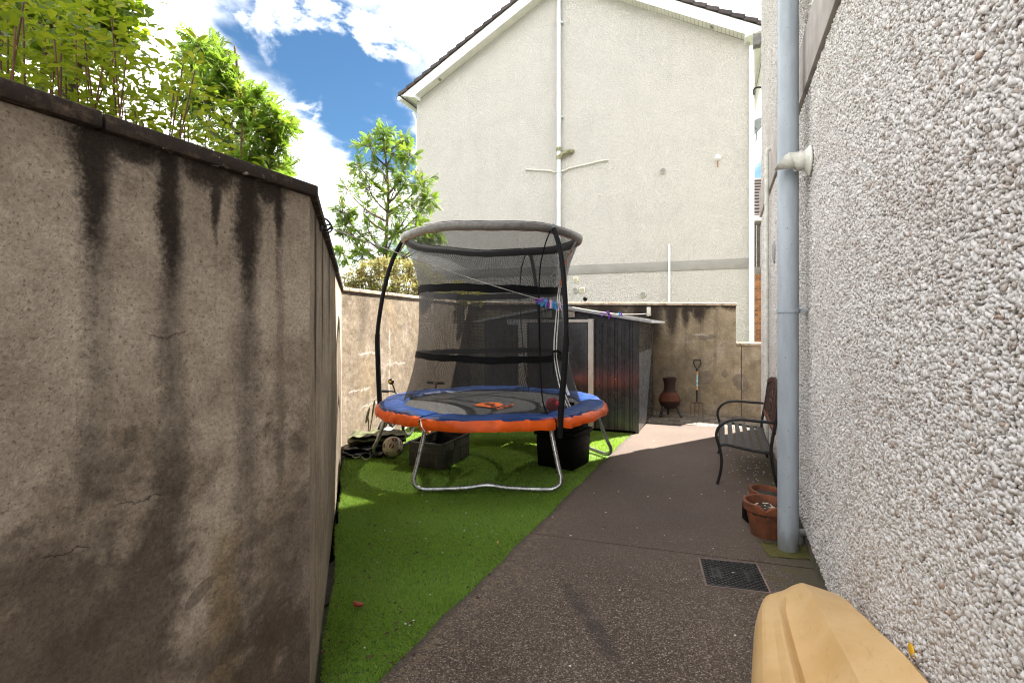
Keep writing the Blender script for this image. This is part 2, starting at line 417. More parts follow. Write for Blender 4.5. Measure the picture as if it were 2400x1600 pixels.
# ------------------------------------------------------------------ ground
o = part('ground', MB().box(-220, 220, -60, 360, -.5, -.06), m_ground); o['kind'] = 'structure'
gl = lambda y: -1.396+.45*y                        # turf edge
J1, J2 = Vector((.133, 3.346)), Vector((1.468, 2.971)); jd = (J2-J1).normalized(); jn = Vector((-jd.y, jd.x))
def on_joint(t, off): p = J1+jd*t+jn*off; return (p.x, p.y)
def edge_pt(y, wob=0): return (gl(y)+wob, y)
ys_near = np.linspace(-2.6, 3.31, 34); ys_far = np.linspace(3.36, 6.33, 26)
wobble = lambda y: .008*math.sin(7.3*y)+.006*math.sin(17*y+1)
conc = bpy.data.objects.new('concrete_path', None); C.objects.link(conc); conc['kind'] = 'structure'
a = rw(-4.0, .0); b = rw(3.085, .0)
near = [(a.x, a.y), (b.x, b.y), on_joint(-.02, -.006)]+[edge_pt(y, wobble(y)) for y in ys_near[::-1]]
part('slab', MB().prism(near, -.08, 0.0), m_conc, conc, bev=.004, seg=1)
c = rw(7.11, 0); d = rw(7.11, 1.43); b2 = rw(3.097, 0)
far = [(b2.x, b2.y), (c.x, c.y), (d.x, d.y), (1.545, 6.40)]+[edge_pt(y, wobble(y)) for y in ys_far[::-1]]+[on_joint(-.02, .006)]
part('slab', MB().prism(far, -.08, -.002), m_conc, conc, bev=.004, seg=1)
turf_poly = [(gl(-1.2), -1.2), (gl(6.25), 6.25), (1.50, 6.42)]
t1, t2 = rw(6.36, 1.45), rw(6.36, 4.05)
turf_poly += [(t1.x, t1.y), (t2.x, t2.y), (-1.02, 7.95), (-1.72, 5.44), (-.70, 1.93), (-1.86, -1.2)]
o = part('turf_base', MB().prism(turf_poly, -.05, -.014), m_turf); o['kind'] = 'structure'
o = part('soil_strip', MB().prism([(-4, -2), (3.5, 9.2), (-.3, 9.4), (-2.4, 5.4), (-1.2, 1.9)], -.055, -.045), m_soil); o['kind'] = 'structure'

# block paving in front of the back wall, every block its own
pav = part('paving_bed', MB().box(7.115, 8.06, -3.0, 2.6, -.06, -.012), m_joint); pav['kind'] = 'structure'
pav.location = RW0; pav.rotation_euler = (0, 0, RWROT)
pv = MB().box(-.094, .094, -.0735, .0735, -.05, 0).mesh('paving_block', None, .006)
k = 0
for i in range(5):
    for j in range(22):
        q = -.95+j*.152+(.076 if i % 2 else 0); s_ = 7.212+i*.193
        if s_ > 8.03: continue
        put('paving_block', pv, m_pave, pav, loc=(s_, q, random.uniform(-.006, .004)), rot=(random.gauss(0, .012), random.gauss(0, .012), random.gauss(0, .01)))

# ------------------------------------------------------------------ boundary walls
def garden_wall(label, p0, p1, z0, z1, mat, cop, stone, first, over=.022, cth=.045, th=.2, gaps=True, base=-.06, hi=None):
    p0, p1 = Vector(p0), Vector(p1); d = p1-p0; L = d.length
    t = thing('garden_wall', label, 'wall', (p0.x, p0.y, 0), math.atan2(d.y, d.x), 'rendered walls round the yard')
    f = lambda x: z0+(z1-z0)*x/L
    mb = MB(); n = max(2, int(L/.25))
    rings = [[(L*i/n, 0, base), (L*i/n, th, base), (L*i/n, th, f(L*i/n)-cth), (L*i/n, 0, f(L*i/n)-cth)] for i in range(n+1)]
    mb.loft(rings); part('rendered_face', mb, mat, t)
    xs = [-.0]; x = first
    while x < L-.2: xs.append(x); x += stone*random.uniform(.94, 1.06)
    xs.append(L+over)
    for a_, b_ in zip(xs[:-1], xs[1:]):
        m_ = MB(); a2, b2_ = a_+.003, b_-.003; dz = random.uniform(-.002, .002); dy = random.uniform(-.003, .003)
        rr = []
        for x in (a2, b2_):
            zz = f(x)+dz; rr.append([(x, -over+dy, zz-cth+.001), (x, th+over, zz-cth+.001), (x, th+over, zz-.006), (x, th*.5, zz+.008), (x, -over+dy, zz-.006)])
        m_.loft(rr); part('coping_stone', m_, cop, t, bev=.005)
    return t
W1a, W12, W23, W34 = (-2.638, -3.0), (-.698, 1.779), (-1.80, 5.44), (-.749, 9.195)
m_w1 = wall_mat('near wall render', [(4.496, .030, .50), (4.672, .027, .62), (4.905, .036, .62), (4.02, .02, .25), (5.02, .02, .30), (4.80, .015, .34), (4.58, .09, .10), (4.78, .09, .12), (4.98, .07, .12), (4.50, .05, .22)], 1.80, .9, c1=(.80, .70, .585), c2=(.49, .41, .33), rain=.35, grime=.12, dlow=.05, cracks=((0, 4.39, 4.50, .86), (0, 4.53, 4.66, .93), (0, 4.2, 4.36, .55), (0, 4.60, 4.72, 1.34)), ochre=((4.83, .07, .75), (4.60, .04, .45), (4.98, .05, .5)), longs=((4.50, .04, .6, .42), (4.675, .04, .3, .55), (4.905, .05, .3, .5), (5.03, .02, .5, .4), (4.25, .06, .7, .35), (4.0, .08, .4, .35)),
    patches=[(4.755, .63, .050, .021, .55), (4.79, .42, .075, .020, .62), (4.62, .66, .03, .07, .2), (5.10, .50, .03, .07, 0)])
m_w2 = wall_mat('second wall render', [(.25, .05, 1.2), (.7, .04, .9), (1.3, .05, .8)], 1.74, .3, rain=1.0, seed=3.1, grime=.5)
m_w3 = wall_mat('sunny wall render', [(.42, .10, 1.2, .55), (.80, .05, .5, .5)], 1.70, .15, c1=(.27, .215, .152), c2=(.20, .155, .11), rain=.7, seed=5.3, yellow=.3, grime=.08, salts=(('h', 1.02, .3, .85), ('h', .62, .1, .6), ('h', .42, .35, .8), ('v', 1.02, .35, 1.35), ('h', .85, .9, 1.5)))
m_w4 = wall_mat('back wall render', [(4.0-1.55, .25, .9), (4.0-1.0, .2, .5), (3.15, .16, 1.0), (3.45, .1, .8), (3.85, .1, .5), (3.65, .06, .6)], 1.66, .40, c1=(.50, .41, .28), c2=(.36, .29, .19), rain=.9, seed=8.8, yellow=.6, grime=.9,
    patches=[(3.95, 1.16, .13, .045, .1), (3.92, .55, .15, .10, .5), (4.42, .5, .10, .16, .3), (4.2, .62, .05, .07, 0)], salts=(('h', 1.19, 3.72, 4.02), ('v', 4.42, .3, .75)))
garden_wall('near render wall on the left with black rain streaks below its coping', W1a, W12, 1.843, 1.843, m_w1, m_cop_dark, .80, 5.158-.682-.8*4, over=.022)
garden_wall('render wall with the clothes line hook, running from near corner to sunny corner', W12, W23, 1.843, 1.75, m_w2, m_cop_dark, .85, .78)
garden_wall('sunlit render wall behind the trampoline below the pale bush', W23, W34, 1.75, 1.742, m_w3, m_cop_lite, .80, .12)
def back_wall():
    d = Vector((WY, -WX)); p0 = Vector(W34); L = 7.6
    t = thing('garden_wall', 'stained back wall with a step down, behind shed and garden fork', 'wall', (p0.x, p0.y, 0), math.atan2(d.y, d.x), 'rendered walls round the yard')
    xs = to_rw(*W34)[1]-.29                                   # where the wall steps down
    f = lambda x: 1.742+(1.665-1.742)*x/xs
    poly = [(0, -.06), (L, -.06), (L, 1.04), (xs, 1.04), (xs, f(xs)-.045), (0, f(0)-.045)]
    part('rendered_face', MB().loft([[(x, y, z) for x, z in poly] for y in (0, .2)]), m_w4, t)
    x = -.02
    while x < xs-.1:
        b_ = min(xs+.02, x+random.uniform(.76, .85)); b_ = xs+.02 if xs-b_ < .3 else b_
        rr = [[(q, -.03, f(q)-.044), (q, .23, f(q)-.044), (q, .23, f(q)-.005), (q, .1, f(q)+.006), (q, -.03, f(q)-.005)] for q in (x+.003, b_-.003)]
        part('coping_stone', MB().loft(rr), m_cop_lite, t, bev=.005); x = b_
    x = xs+.004
    while x < L:
        b_ = x+.42
        rr = [[(q, -.03, 1.041), (q, .23, 1.041), (q, .23, 1.08), (q, .1, 1.086), (q, -.03, 1.08)] for q in (x+.003, b_-.003)]
        part('coping_stone', MB().loft(rr), m_cop_lite, t, bev=.005); x = b_
    part('expansion_joint', MB().box(xs+.07, xs+.078, -.004, .002, 0, 1.03), m_soil, t)
    return t, xs
wall4, XS4 = back_wall()

# ------------------------------------------------------------------ the pebbledashed house on the right
rh = thing('house', 'tall pebbledashed house close on the right, with a fat grey blue drainpipe', 'house', RW0, RWROT)
S0, S1, EAVE, DEP = -1.83, 7.29, 8.05, 8.0
sm_, apex = (S0+S1)/2, 8.05+.54*(S1-S0)/2
mb = MB(); poly = [(S0, -.06), (S1, -.06), (S1, EAVE), (sm_, apex), (S0, EAVE)]
mb.loft([[(s, q, z) for s, z in poly] for q in (0, -DEP)])
rwall = part('wall', mb, m_dash_near, rh)
part('plinth', MB().box(S0, S1+.004, -.2, .004, -.06, .085), m_plinth, rh)
part('render_band', MB().box(S0, S1+.006, -.2, .026, 2.75, 3.085), m_band, rh, bev=.006)
mb = MB()
for sg in (-1, 1):
    e = sm_+sg*(sm_-S0+.35); ez = EAVE-.35*.54
    mb.loft([[(sm_, q, apex+.04), (e, q, ez+.04), (e, q, ez+.16), (sm_, q, apex+.16)] for q in (.3, -DEP-.3)])
part('roof', mb, m_tile, rh)
# dash: individual chips pressed in the wall
ICO = [(-.5257, 0, .8507), (.5257, 0, .8507), (-.5257, 0, -.8507), (.5257, 0, -.8507), (0, .8507, .5257), (0, .8507, -.5257), (0, -.8507, .5257), (0, -.8507, -.5257), (.8507, .5257, 0), (-.8507, .5257, 0), (.8507, -.5257, 0), (-.8507, -.5257, 0)]
ICOF = [(0, 4, 1), (0, 9, 4), (9, 5, 4), (4, 5, 8), (4, 8, 1), (8, 10, 1), (8, 3, 10), (5, 3, 8), (5, 2, 3), (2, 7, 3), (7, 10, 3), (7, 6, 10), (7, 11, 6), (11, 0, 6), (0, 1, 6), (6, 1, 10), (9, 0, 11), (9, 11, 2), (9, 2, 5), (7, 2, 11)]
OCT = [(1, 0, 0), (-1, 0, 0), (0, 1, 0), (0, -1, 0), (0, 0, 1), (0, 0, -1)]
OCTF = [(0, 2, 4), (2, 1, 4), (1, 3, 4), (3, 0, 4), (2, 0, 5), (1, 2, 5), (3, 1, 5), (0, 3, 5)]
BOXV = [(x*.82, y*.82, z*.82) for z in (-1, 1) for y in (-1, 1) for x in (-1, 1)]
BOXF = [(0, 2, 3), (0, 3, 1), (4, 5, 7), (4, 7, 6), (0, 1, 5), (0, 5, 4), (2, 6, 7), (2, 7, 3), (0, 4, 6), (0, 6, 2), (1, 3, 7), (1, 7, 5)]
def chip_field(s0, s1, z0, z1, step):
    ns, nz = int((s1-s0)/step), int((z1-z0)/step)
    S, Z = np.meshgrid(np.arange(ns), np.arange(nz)); S = S.ravel(); Z = Z.ravel()
    s = s0+(S+.5*(Z % 2)+rng.uniform(-.38, .38, S.size))*step; z = z0+(Z+rng.uniform(-.38, .38, S.size))*step
    x = RW0.x+WX*s; y = WY*s
    ok = (y > .45); u = CU+F*x/np.maximum(y, .1); v = HV-F*(z-EYE)/np.maximum(y, .1)
    ok &= (u < 2650) & (v > -220) & (v < 1800) & ~((z > 2.735) & (z < 3.10)); ok &= z > .085
    return s[ok], z[ok], u[ok], v[ok]
def chips(s, z, base, faces, a, b, c, jit, sink):
    n = len(s); B = np.array(base)[None]+rng.uniform(-jit, jit, (n, len(base), 3))
    sz = np.exp(rng.normal(-.02, .23, n)); sc = np.stack([rng.uniform(.8, 1.3, n)*a, rng.uniform(.7, 1.05, n)*b, rng.uniform(.7, 1.2, n)*c], 1)*sz[:, None]
    P = B*sc[:, None, :]                                       # local: x,y in the wall plane, z out
    t = rng.uniform(0, 6.283, n); ct, st = np.cos(t)[:, None], np.sin(t)[:, None]
    X, Y, Zz = P[..., 0]*ct-P[..., 1]*st, P[..., 0]*st+P[..., 1]*ct, P[..., 2]
    t1, t2 = rng.normal(0, .35, n)[:, None], rng.normal(0, .35, n)[:, None]
    Y, Zz = Y*np.cos(t1)-Zz*np.sin(t1), Y*np.sin(t1)+Zz*np.cos(t1)
    X, Zz = X*np.cos(t2)-Zz*np.sin(t2), X*np.sin(t2)+Zz*np.cos(t2)
    q = rng.uniform(sink*.3, sink*1.3, n)
    V_ = np.stack([s[:, None]+X, q[:, None]+Zz, z[:, None]+Y], 2).reshape(-1, 3)
    Fc = (np.array(faces)[None]+(np.arange(n)*len(base))[:, None, None]).reshape(-1, 3)
    return V_, Fc, np.repeat(rng.uniform(0, 1, n), len(base))
s_a, z_a, u_a, v_a = chip_field(.55, 3.15, .085, 4.2, .0094)
# the largest chips in view are pieces of their own
size_px = .0075*F/(WY*s_a); inv = (u_a < 2390) & (v_a > 10) & (v_a < 1590)
order = np.argsort(-size_px*inv+rng.uniform(0, 3, len(s_a))); own = order[:300]; keep = np.ones(len(s_a), bool); keep[own] = False
Va, Fa, ra = chips(s_a[keep], z_a[keep], BOXV, BOXF, .0064, .0050, .0038, .42, .0022)
put('pebbles', fast_mesh('pebbles', Va, Fa, ra), m_peb, rwall, kind='stuff')
s_b, z_b, _, _ = chip_field(3.15, 7.28, .085, 6.0, .0135)
Vb, Fb, rb = chips(s_b, z_b, OCT, OCTF, .0086, .0068, .0050, .25, .0022)
put('pebbles', fast_mesh('pebbles', Vb, Fb, rb), m_peb, rwall, kind='stuff')
pm = []
for i in range(7):
    Vc, Fc, _ = chips(np.zeros(1), np.zeros(1), BOXV, BOXF, .0066, .0052, .0040, .42, 0.0)
    pm.append(fast_mesh('pebble', Vc, Fc))
for i in own:
    put('pebble', pm[i % 7], m_peb1, rwall, loc=(s_a[i], rng.uniform(.002, .006), z_a[i]), rot=(0, rng.uniform(0, 6.28), 0), scale=[rng.uniform(.75, 1.05)]*3)

# fittings fixed to that house
dp = part('drainpipe', MB().tube([(3.30, .109, 0.0), (3.30, .109, 2.6), (3.30, .109, 5.2), (3.30, .109, 7.9)], .0575, 32), m_pipe, rh, smooth=50)
part('bracket', MB().lathe([(.0585, -.011), (.064, -.011), (.064, .011), (.0585, .011)], 32, (3.30, .109, 1.437)).box(3.29, 3.378, .02, .05, 1.425, 1.448).box(3.335, 3.385, .0, .06, 1.427, 1.446), m_pipe, dp, smooth=40)
part('bracket', MB().lathe([(.0585, -.011), (.064, -.011), (.064, .011), (.0585, .011)], 32, (3.30, .109, 3.6)).box(3.335, 3.385, .0, .06, 3.59, 3.61), m_pipe, dp, smooth=40)
m_oldwhite = simple('old white plastic', (.66, .65, .58), .5, .2, 25)
fl = part('flue_terminal', MB().lathe([(.048, 0), (.083, .0), (.085, .006), (.066, .018), (.058, .03), (.048, .03)], 32, X=Matrix.Translation((3.155, .012, 2.286)) @ Matrix.Rotation(R(-90), 4, 'X')), m_oldwhite, rh, smooth=40)
def cut_tube(r, l0, l1, slope, n=28):
    A = []; 
    for L, sl in ((l0, 0), (l1, slope)):
        A.append([(r*math.cos(2*math.pi*i/n), r*math.sin(2*math.pi*i/n), L+sl*r*math.sin(2*math.pi*i/n)) for i in range(n)])
    B_ = [[(p[0]*.88, p[1]*.88, p[2]-.0005) for p in ring] for ring in A[::-1]]
    return A+B_+[A[0]]
Xf = Matrix.Translation((3.155, .02, 2.286)) @ Matrix.Rotation(R(-90), 4, 'X')
part('outer_sleeve', MB().loft(cut_tube(.054, 0, .085, -.35), caps=False, X=Xf), m_oldwhite, fl, smooth=40)
part('inner_sleeve', MB().loft(cut_tube(.042, .0, .145, .75), caps=False, X=Xf @ Matrix.Translation((0, -.006, 0))), m_oldwhite, fl, smooth=40)
wp = part('overflow_pipe', MB().tube(cat_rom([(5.80, .0, 3.18), (5.80, .028, 3.18), (5.80, .042, 3.165), (5.80, .044, 3.13)], 4)+[Vector((5.80, .044, z)) for z in (2.5, 1.6, .8, .0)], .022, 14), m_oldwhite, rh, smooth=50)
mb = MB()
for z in (3.03, 2.99, 2.62, 1.62, 1.45): mb.lathe([(.0225, -.012), (.026, -.012), (.026, .012), (.0225, .012)], 16, (5.80, .044, z))
part('pipe_collar', mb, m_oldwhite, wp, smooth=40)
part('oval_vent', MB().ball((5.38, .006, 2.05), .1, sc=(.75, .25, 1.15)), m_grille, rh, smooth=60)
part('wall_hook', MB().tube(cat_rom([(7.27, 0, 4.44), (7.27, .05, 4.45), (7.27, .09, 4.43), (7.27, .09, 4.36)], 4), .012, 8), m_darkmetal, rh, smooth=60)
mb = MB().box(7.22, 7.34, .01, .09, 4.99, 5.13)
for i in range(7): mb.box(7.222+i*.018, 7.230+i*.018, .088, .10, 4.98, 5.14)
part('vent_grille', mb, m_grille, rh)
part('pipe_elbow', MB().tube(cat_rom([(3.42, .0, .075), (3.42, .025, .075), (3.42, .038, .06), (3.42, .04, .0)], 4), .021, 14).lathe([(.022, -.01), (.026, -.01), (.026, .01), (.022, .01)], 14, (3.42, .04, .035)), m_grille, rh, smooth=50)

# ------------------------------------------------------------------ the white gable house at the back
bh = thing('house', 'tall cream gable house at the back with a central soil pipe and white bargeboards', 'house', HL0, HLROT)
H, BE, PITCH = HLEN, 8.02, .54
BA = BE+.02+PITCH*H/2
mb = MB(); poly = [(0, -.06), (H, -.06), (H, BE), (H/2, BA), (0, BE)]
mb.loft([[(x, y, z) for x, z in poly] for y in (0, 9.5)])
bwall = part('wall', mb, m_dash_far, bh)
part('render_band', MB().box(0.0, H+.004, -.02, .1, 2.67, 2.91), m_bandfar, bh, bev=.006)
OV, SO = .32, .34                                   # verge and eave overhang
def vz(x): return BA+.06-PITCH*abs(x-H/2)           # underside line of the verge
for sg in (-1, 1):
    e = H/2+sg*(H/2+SO); xs_ = [H/2, e]
    if sg > 0: pass
    top = lambda x: vz(x)+.20; bot = lambda x: vz(x)-.09
    mb = MB().loft([[(x, -OV, bot(x)), (x, -OV+.022, bot(x)), (x, -OV+.022, top(x)), (x, -OV, top(x))] for x in (H/2, H/2+sg*(H/2-.02))])
    part('bargeboard', mb, m_white, bh)
    nb = 52
    for i in range(nb):
        xa, xb = [H/2+sg*(H/2-.02)*(k/nb) for k in (i, i+1)]
        xa += sg*.006
        part('soffit_board', MB().loft([[(x, -OV+.024, vz(x)-.07), (x, .0, vz(x)-.07), (x, .0, vz(x)-.05), (x, -OV+.024, vz(x)-.05)] for x in (xa, xb)]), m_soffit, bh)
    # boxed eave end
    x0, x1 = H/2+sg*(H/2-.13), e
    bx = MB().loft([[(x0, y, 8.0), (x1, y, 8.16), (x1, y, vz(x1)+.20), (x0, y, vz(x0)+.20)] for y in (-OV-.004, 9.8)])
    part('boxed_eave', bx, m_white, bh)
    part('gutter', MB().tube([(e+sg*.06, -OV-.03, vz(e)+.13), (e+sg*.06, 9.5, vz(e)+.13)], .06, 12), m_white, bh, smooth=50)
    rs = MB().loft([[(H/2, y, BA+.26), (e+sg*.05, y, vz(e+sg*.05)+.20), (e+sg*.05, y, vz(e+sg*.05)+.24), (H/2, y, BA+.30)] for y in (-OV+.2, 9.8)])
    part('roof_slope', rs, m_tile, bh)
    nt = 18; Ls = (H/2+SO+.05)/nt
    for i in range(nt):
        xa, xb = H/2+sg*Ls*i, H/2+sg*Ls*(i+1.12); 
        lift = .035
        part('verge_tile', MB().loft([[(xa, y, vz(xa)+.205), (xb, y, vz(xb)+.205+lift), (xb, y, vz(xb)+.285+lift*1.5), (xa, y, vz(xa)+.285)] for y in (-OV-.055, .25)]), m_tile, bh)
    for xx in (H/2+sg*(H/2-.85),): part('soffit_vent', MB().loft([[(x, -OV+.12, vz(x)-.078), (x, -.06, vz(x)-.078), (x, -.06, vz(x)-.069), (x, -OV+.12, vz(x)-.069)] for x in (xx-.03, xx+.03)]), m_grille, bh)
cx = hx(1312); SP = 'soil_pipe'
zj = hz(1312, 364)
sp = part('soil_pipe', MB().tube([(cx, -.09, 0), (cx, -.09, 5), (cx, -.09, 11.6)], .061, 20), m_pipefar, bh, smooth=50)
mb = MB()
for v in (57, 276, 405, 412): mb.lathe([(.062, -.03), (.069, -.03), (.069, .03), (.062, .03)], 20, (cx, -.09, hz(1312, v)))
for v in (57, 276): mb.box(cx+.05, cx+.11, -.1, 0, hz(1312, v)-.03, hz(1312, v))
part('pipe_collar', mb, m_pipefar, sp, smooth=40)
bx_ = hx(1342); zb_ = hz(1342, 357)
mb = MB().tube(cat_rom([(cx, -.09, hz(1312, 372)), (cx+.10, -.11, hz(1312, 366)), (bx_-.1, -.10, zb_), (bx_-.02, -.08, zb_+.01), (bx_, -.0, zb_+.01)], 5), .06, 16)
for v in (353, 372): mb.lathe([(.064, -.05), (.072, -.05), (.072, .05), (.064, .05)], 20, (cx, -.09, hz(1312, v)))
part('branch_elbow', mb, m_mossy, sp, smooth=50)
def fac(u, v, y=-.05): return (hx(u), y, hz(u, v))
part('waste_pipe', MB().tube([fac(1232, 400, .0), fac(1234, 398), fac(1293, 401.5), fac(1300, 405), (cx, -.06, hz(1306, 404))], .021, 10), m_oldwhite, sp, smooth=50)
part('waste_pipe', MB().tube([(cx, -.06, hz(1318, 402)), fac(1324, 401), fac(1335, 395.5), fac(1421, 376), fac(1425, 376, 0)], .021, 10), m_oldwhite, sp, smooth=50)
def round_vent(u, v, r, mat):
    x, _, z = fac(u, v); X = Matrix.Translation((x, 0, z)) @ Matrix.Rotation(R(90), 4, 'X')
    o = part('round_vent', MB().lathe([(r, 0), (r, .035), (r*.9, .05), (r*.82, .045)], 24, X=X), m_oldwhite, bh, smooth=40)
    mb = MB()
    for i in range(-5, 6):
        h = i*r*.15; l = math.sqrt(max(0, (r*.84)**2-h*h)); mb.box(-l, l, h-r*.05, h+r*.05, .042, .05, X=X)
    part('louvre', mb, mat, o)
for u, v, r in ((1554, 401, .075), (1349, 680, .078), (1507, 690, .08)): round_vent(u, v, r, m_grille)
def square_vent(u, v, r):
    x, _, z = fac(u, v); o = part('square_vent', MB().box(x-r, x+r, -.03, .0, z-r, z+r), m_cream, bh, bev=.008)
    mb = MB()
    for i in range(5): mb.box(x-r*.7, x+r*.7, -.042, -.028, z-r*.66+i*r*.28, z-r*.66+i*r*.28+r*.14)
    part('louvre', mb, simple('vent louvre', (.45, .40, .26), .6), o)
square_vent(1350, 655, .068); square_vent(1365, 680, .075)
x, _, z = fac(1682, 370)
part('boiler_flue', MB().lathe([(.075, 0), (.075, .03), (.06, .05), (.045, .10), (.02, .115)], 20, X=Matrix.Translation((x, 0, z)) @ Matrix.Rotation(R(90), 4, 'X')), m_white, bh, smooth=40)
part('rust_stain', MB().box(x-.012, x+.016, -.004, .002, z-.23, z-.06), m_rust, bh)
part('white_overflow', MB().tube([fac(1569, 574, .0), fac(1569, 574, -.04), fac(1569, 580, -.05), fac(1569, 800, -.05)], .025, 12), m_white, bh, smooth=50)
for u, ex in ((1762, 0),):
    xx = H-.02
    d2 = part('downpipe', MB().box(xx-.01, xx+.10, -.10, -.005, .0, 7.9), m_white, bh, bev=.015)
part('downpipe', MB().tube([(-.1, -.06, 7.7), (-.06, .1, 7.5), (-.06, .1, 0)], .035, 12), m_white, bh, smooth=50)

# ------------------------------------------------------------------ glimpse between the houses: a further white house, brick wall with timber rail
fh = thing('house', 'white house with a brown tiled roof glimpsed in the gap between two houses', 'house', (10.6, 24.5, 0), R(-12))
fw = part('wall', MB().box(-1.6, 5, 0, 6, -.06, 6.4), simple('far white render', (.78, .77, .75), .8), fh)
rf = part('roof', MB().loft([[(x, -.4, 6.35), (x, 3, 9.0), (x, 6.4, 6.35), (x, 3, 6.6)] for x in (-2.0, 5.2)]), m_tile, fh)
mb = MB()
m_ftile = simple('brown roof tile', (.17, .135, .12), .85, .3, 9)
for i in range(12):
    y = -.40+i*.28; z = 6.36+i*.2182; part('tile_course', MB().box(-2.02, 5.22, y, y+.30, z+.02, z+.075, X=None), m_ftile, fh)
part('fascia', MB().box(-2.0, 5.2, -.44, -.41, 6.15, 6.36), m_white, fh)
win = part('window', MB().box(-.15, .95, -.03, .02, 4.9, 6.0), m_white, fh)
part('pane', MB().box(-.08, .88, -.034, -.031, 4.97, 5.93), simple('window glass', (.25, .33, .42), .1), win)
bw = thing('brick_wall', 'orange brick wall with a dark timber rail, glimpsed between the two houses', 'wall', (9.3, 20.6, 0), R(-14))
m_brick = simple('brick', (.27, .115, .045), .85, .3, 8, perobj=.8, bump=.2)
part('mortar', MB().box(-.6, 1.6, .012, .3, -.06, 3.35), simple('mortar', (.42, .36, .28), .9), bw)
bkm = MB().box(0, .215, 0, .1, 0, .075).mesh('brick')
for i in range(38):
    for j in range(6):
        put('brick', bkm, m_brick, bw, loc=(-.28+j*.227-(.113 if i % 2 else 0), random.uniform(-.003, .003), .02+i*.0868))
part('stone_cap', MB().box(-.6, 1.6, -.05, .35, 3.352, 3.60), simple('grey cap', (.18, .165, .15), .9), bw)
m_dtimber = simple('dark timber', (.075, .06, .052), .8, .3, 6)
for i in range(15): part('rail_board', MB().box(-.55+i*.145, -.42+i*.145, .1, .13, 3.6, 5.3), m_dtimber, bw)
part('hand_rail', MB().box(-.6, 1.6, .07, .16, 5.302, 5.42), m_dtimber, bw)
dish = thing('satellite_dish', 'grey mesh satellite dish on the side of the cream house, seen in the gap', 'satellite dish', (6.17, 13.0, 6.25))
m_dish = simple('grey dish', (.20, .24, .25), .5, .2)
Xd = Matrix.Rotation(R(-65), 4, 'Y') @ Matrix.Rotation(R(20), 4, 'X')
part('reflector', MB().lathe([(.001, .0), (.1, .012), (.2, .045), (.27, .085), (.272, .092), (.2, .055), (.1, .022), (.001, .010)], 28, X=Xd, caps=False), m_dish, dish, smooth=60)
part('arm', MB().tube([(0, 0, 0), (.02, .05, -.25), (-.18, .25, -.34)], .018, 8), m_dish, dish)
part('feed_horn', MB().tube([(.0, .0, 0), tuple(Xd @ Vector((.0, -.05, .26)))], .012, 8).ball(tuple(Xd @ Vector((.0, -.05, .28))), .04), m_dish, dish, smooth=60)
# ------------------------------------------------------------------ trampoline
TC = Vector((-.20, 5.20, 0))
tr = thing('trampoline', 'round blue and orange trampoline with a black safety net enclosure standing on the turf', 'trampoline', TC)
pol = lambda r, deg, z: Vector((r*math.cos(R(deg)), r*math.sin(R(deg)), z))
m_galv = simple('galvanised tube', (.50, .51, .52), .32, .25, 25, metal=.9, spec=.5, col2=(.33, .33, .33))
m_blue = simple('blue pvc pad', (.010, .042, .165), .42, .3, 5, spec=.3, bump=.35, bscale=9)
m_orange = simple('orange pvc skirt', (.78, .105, .005), .45, .2, 7, spec=.3, bump=.6, bscale=15)
m_foam = simple('black foam sleeve', (.009, .009, .010), .8, .3, 60, spec=.2, bump=.3, bscale=160)
m_band_ = simple('black webbing', (.004, .004, .0045), .85, .3, 50, spec=.15)
def mat_mat():
    g = M('woven mat'); co = g.coord(); x, y, z = g.sep(co)
    a = g.noise(g.map(co, scale=(240, 60, 1)), 1, 2, .7); b = g.noise(co, 330, 2, .8)
    col = g.mix(g.sm(b, .44, .70), (.012, .012, .013), (.27, .265, .26))  # sun sparkle on the black weave is put into the colour as pale specks
    col = g.mix(g.sm(a, .55, .75)*.5, col, (.008, .008, .009))
    g.done(col, .6, g.bump(b, .002, .5), .15)
    n = g.node('ShaderNodeMixShader'); t = g.node('ShaderNodeBsdfTransparent'); n.inputs[0].default_value = .11     # woven mesh lets some sun through
    g.t.links.new(g.b.outputs[0], n.inputs[1]); g.t.links.new(t.outputs[0], n.inputs[2]); g.t.links.new(n.outputs[0], g.o.inputs[0]); return g.m
m_mat = mat_mat()
def net_mat():
    g = M('enclosure netting'); u = V(g, g.node('ShaderNodeUVMap').outputs[0]); ux, uy, _ = g.sep(u)
    tx = g.math('ABSOLUTE', g.math('FRACT', ux*1240.0)-.5); ty = g.math('ABSOLUTE', g.math('FRACT', uy*390.0)-.5)
    hole = g.math('MULTIPLY', g.math('LESS_THAN', tx, .302), g.math('LESS_THAN', ty, .292))
    n = g.node('ShaderNodeMixShader'); t = g.node('ShaderNodeBsdfTransparent')
    g.done((.018, .018, .019), .7, None, .35)
    g.t.links.new(hole.k, n.inputs[0]); g.t.links.new(g.b.outputs[0], n.inputs[1]); g.t.links.new(t.outputs[0], n.inputs[2])
    g.t.links.new(n.outputs[0], g.o.inputs[0]); return g.m
m_net = net_mat()
ZR = .575
part('frame_ring', MB().tube([pol(1.06, a, .535) for a in range(0, 360, 6)], .021, 12, closed=True), m_galv, tr, smooth=50)
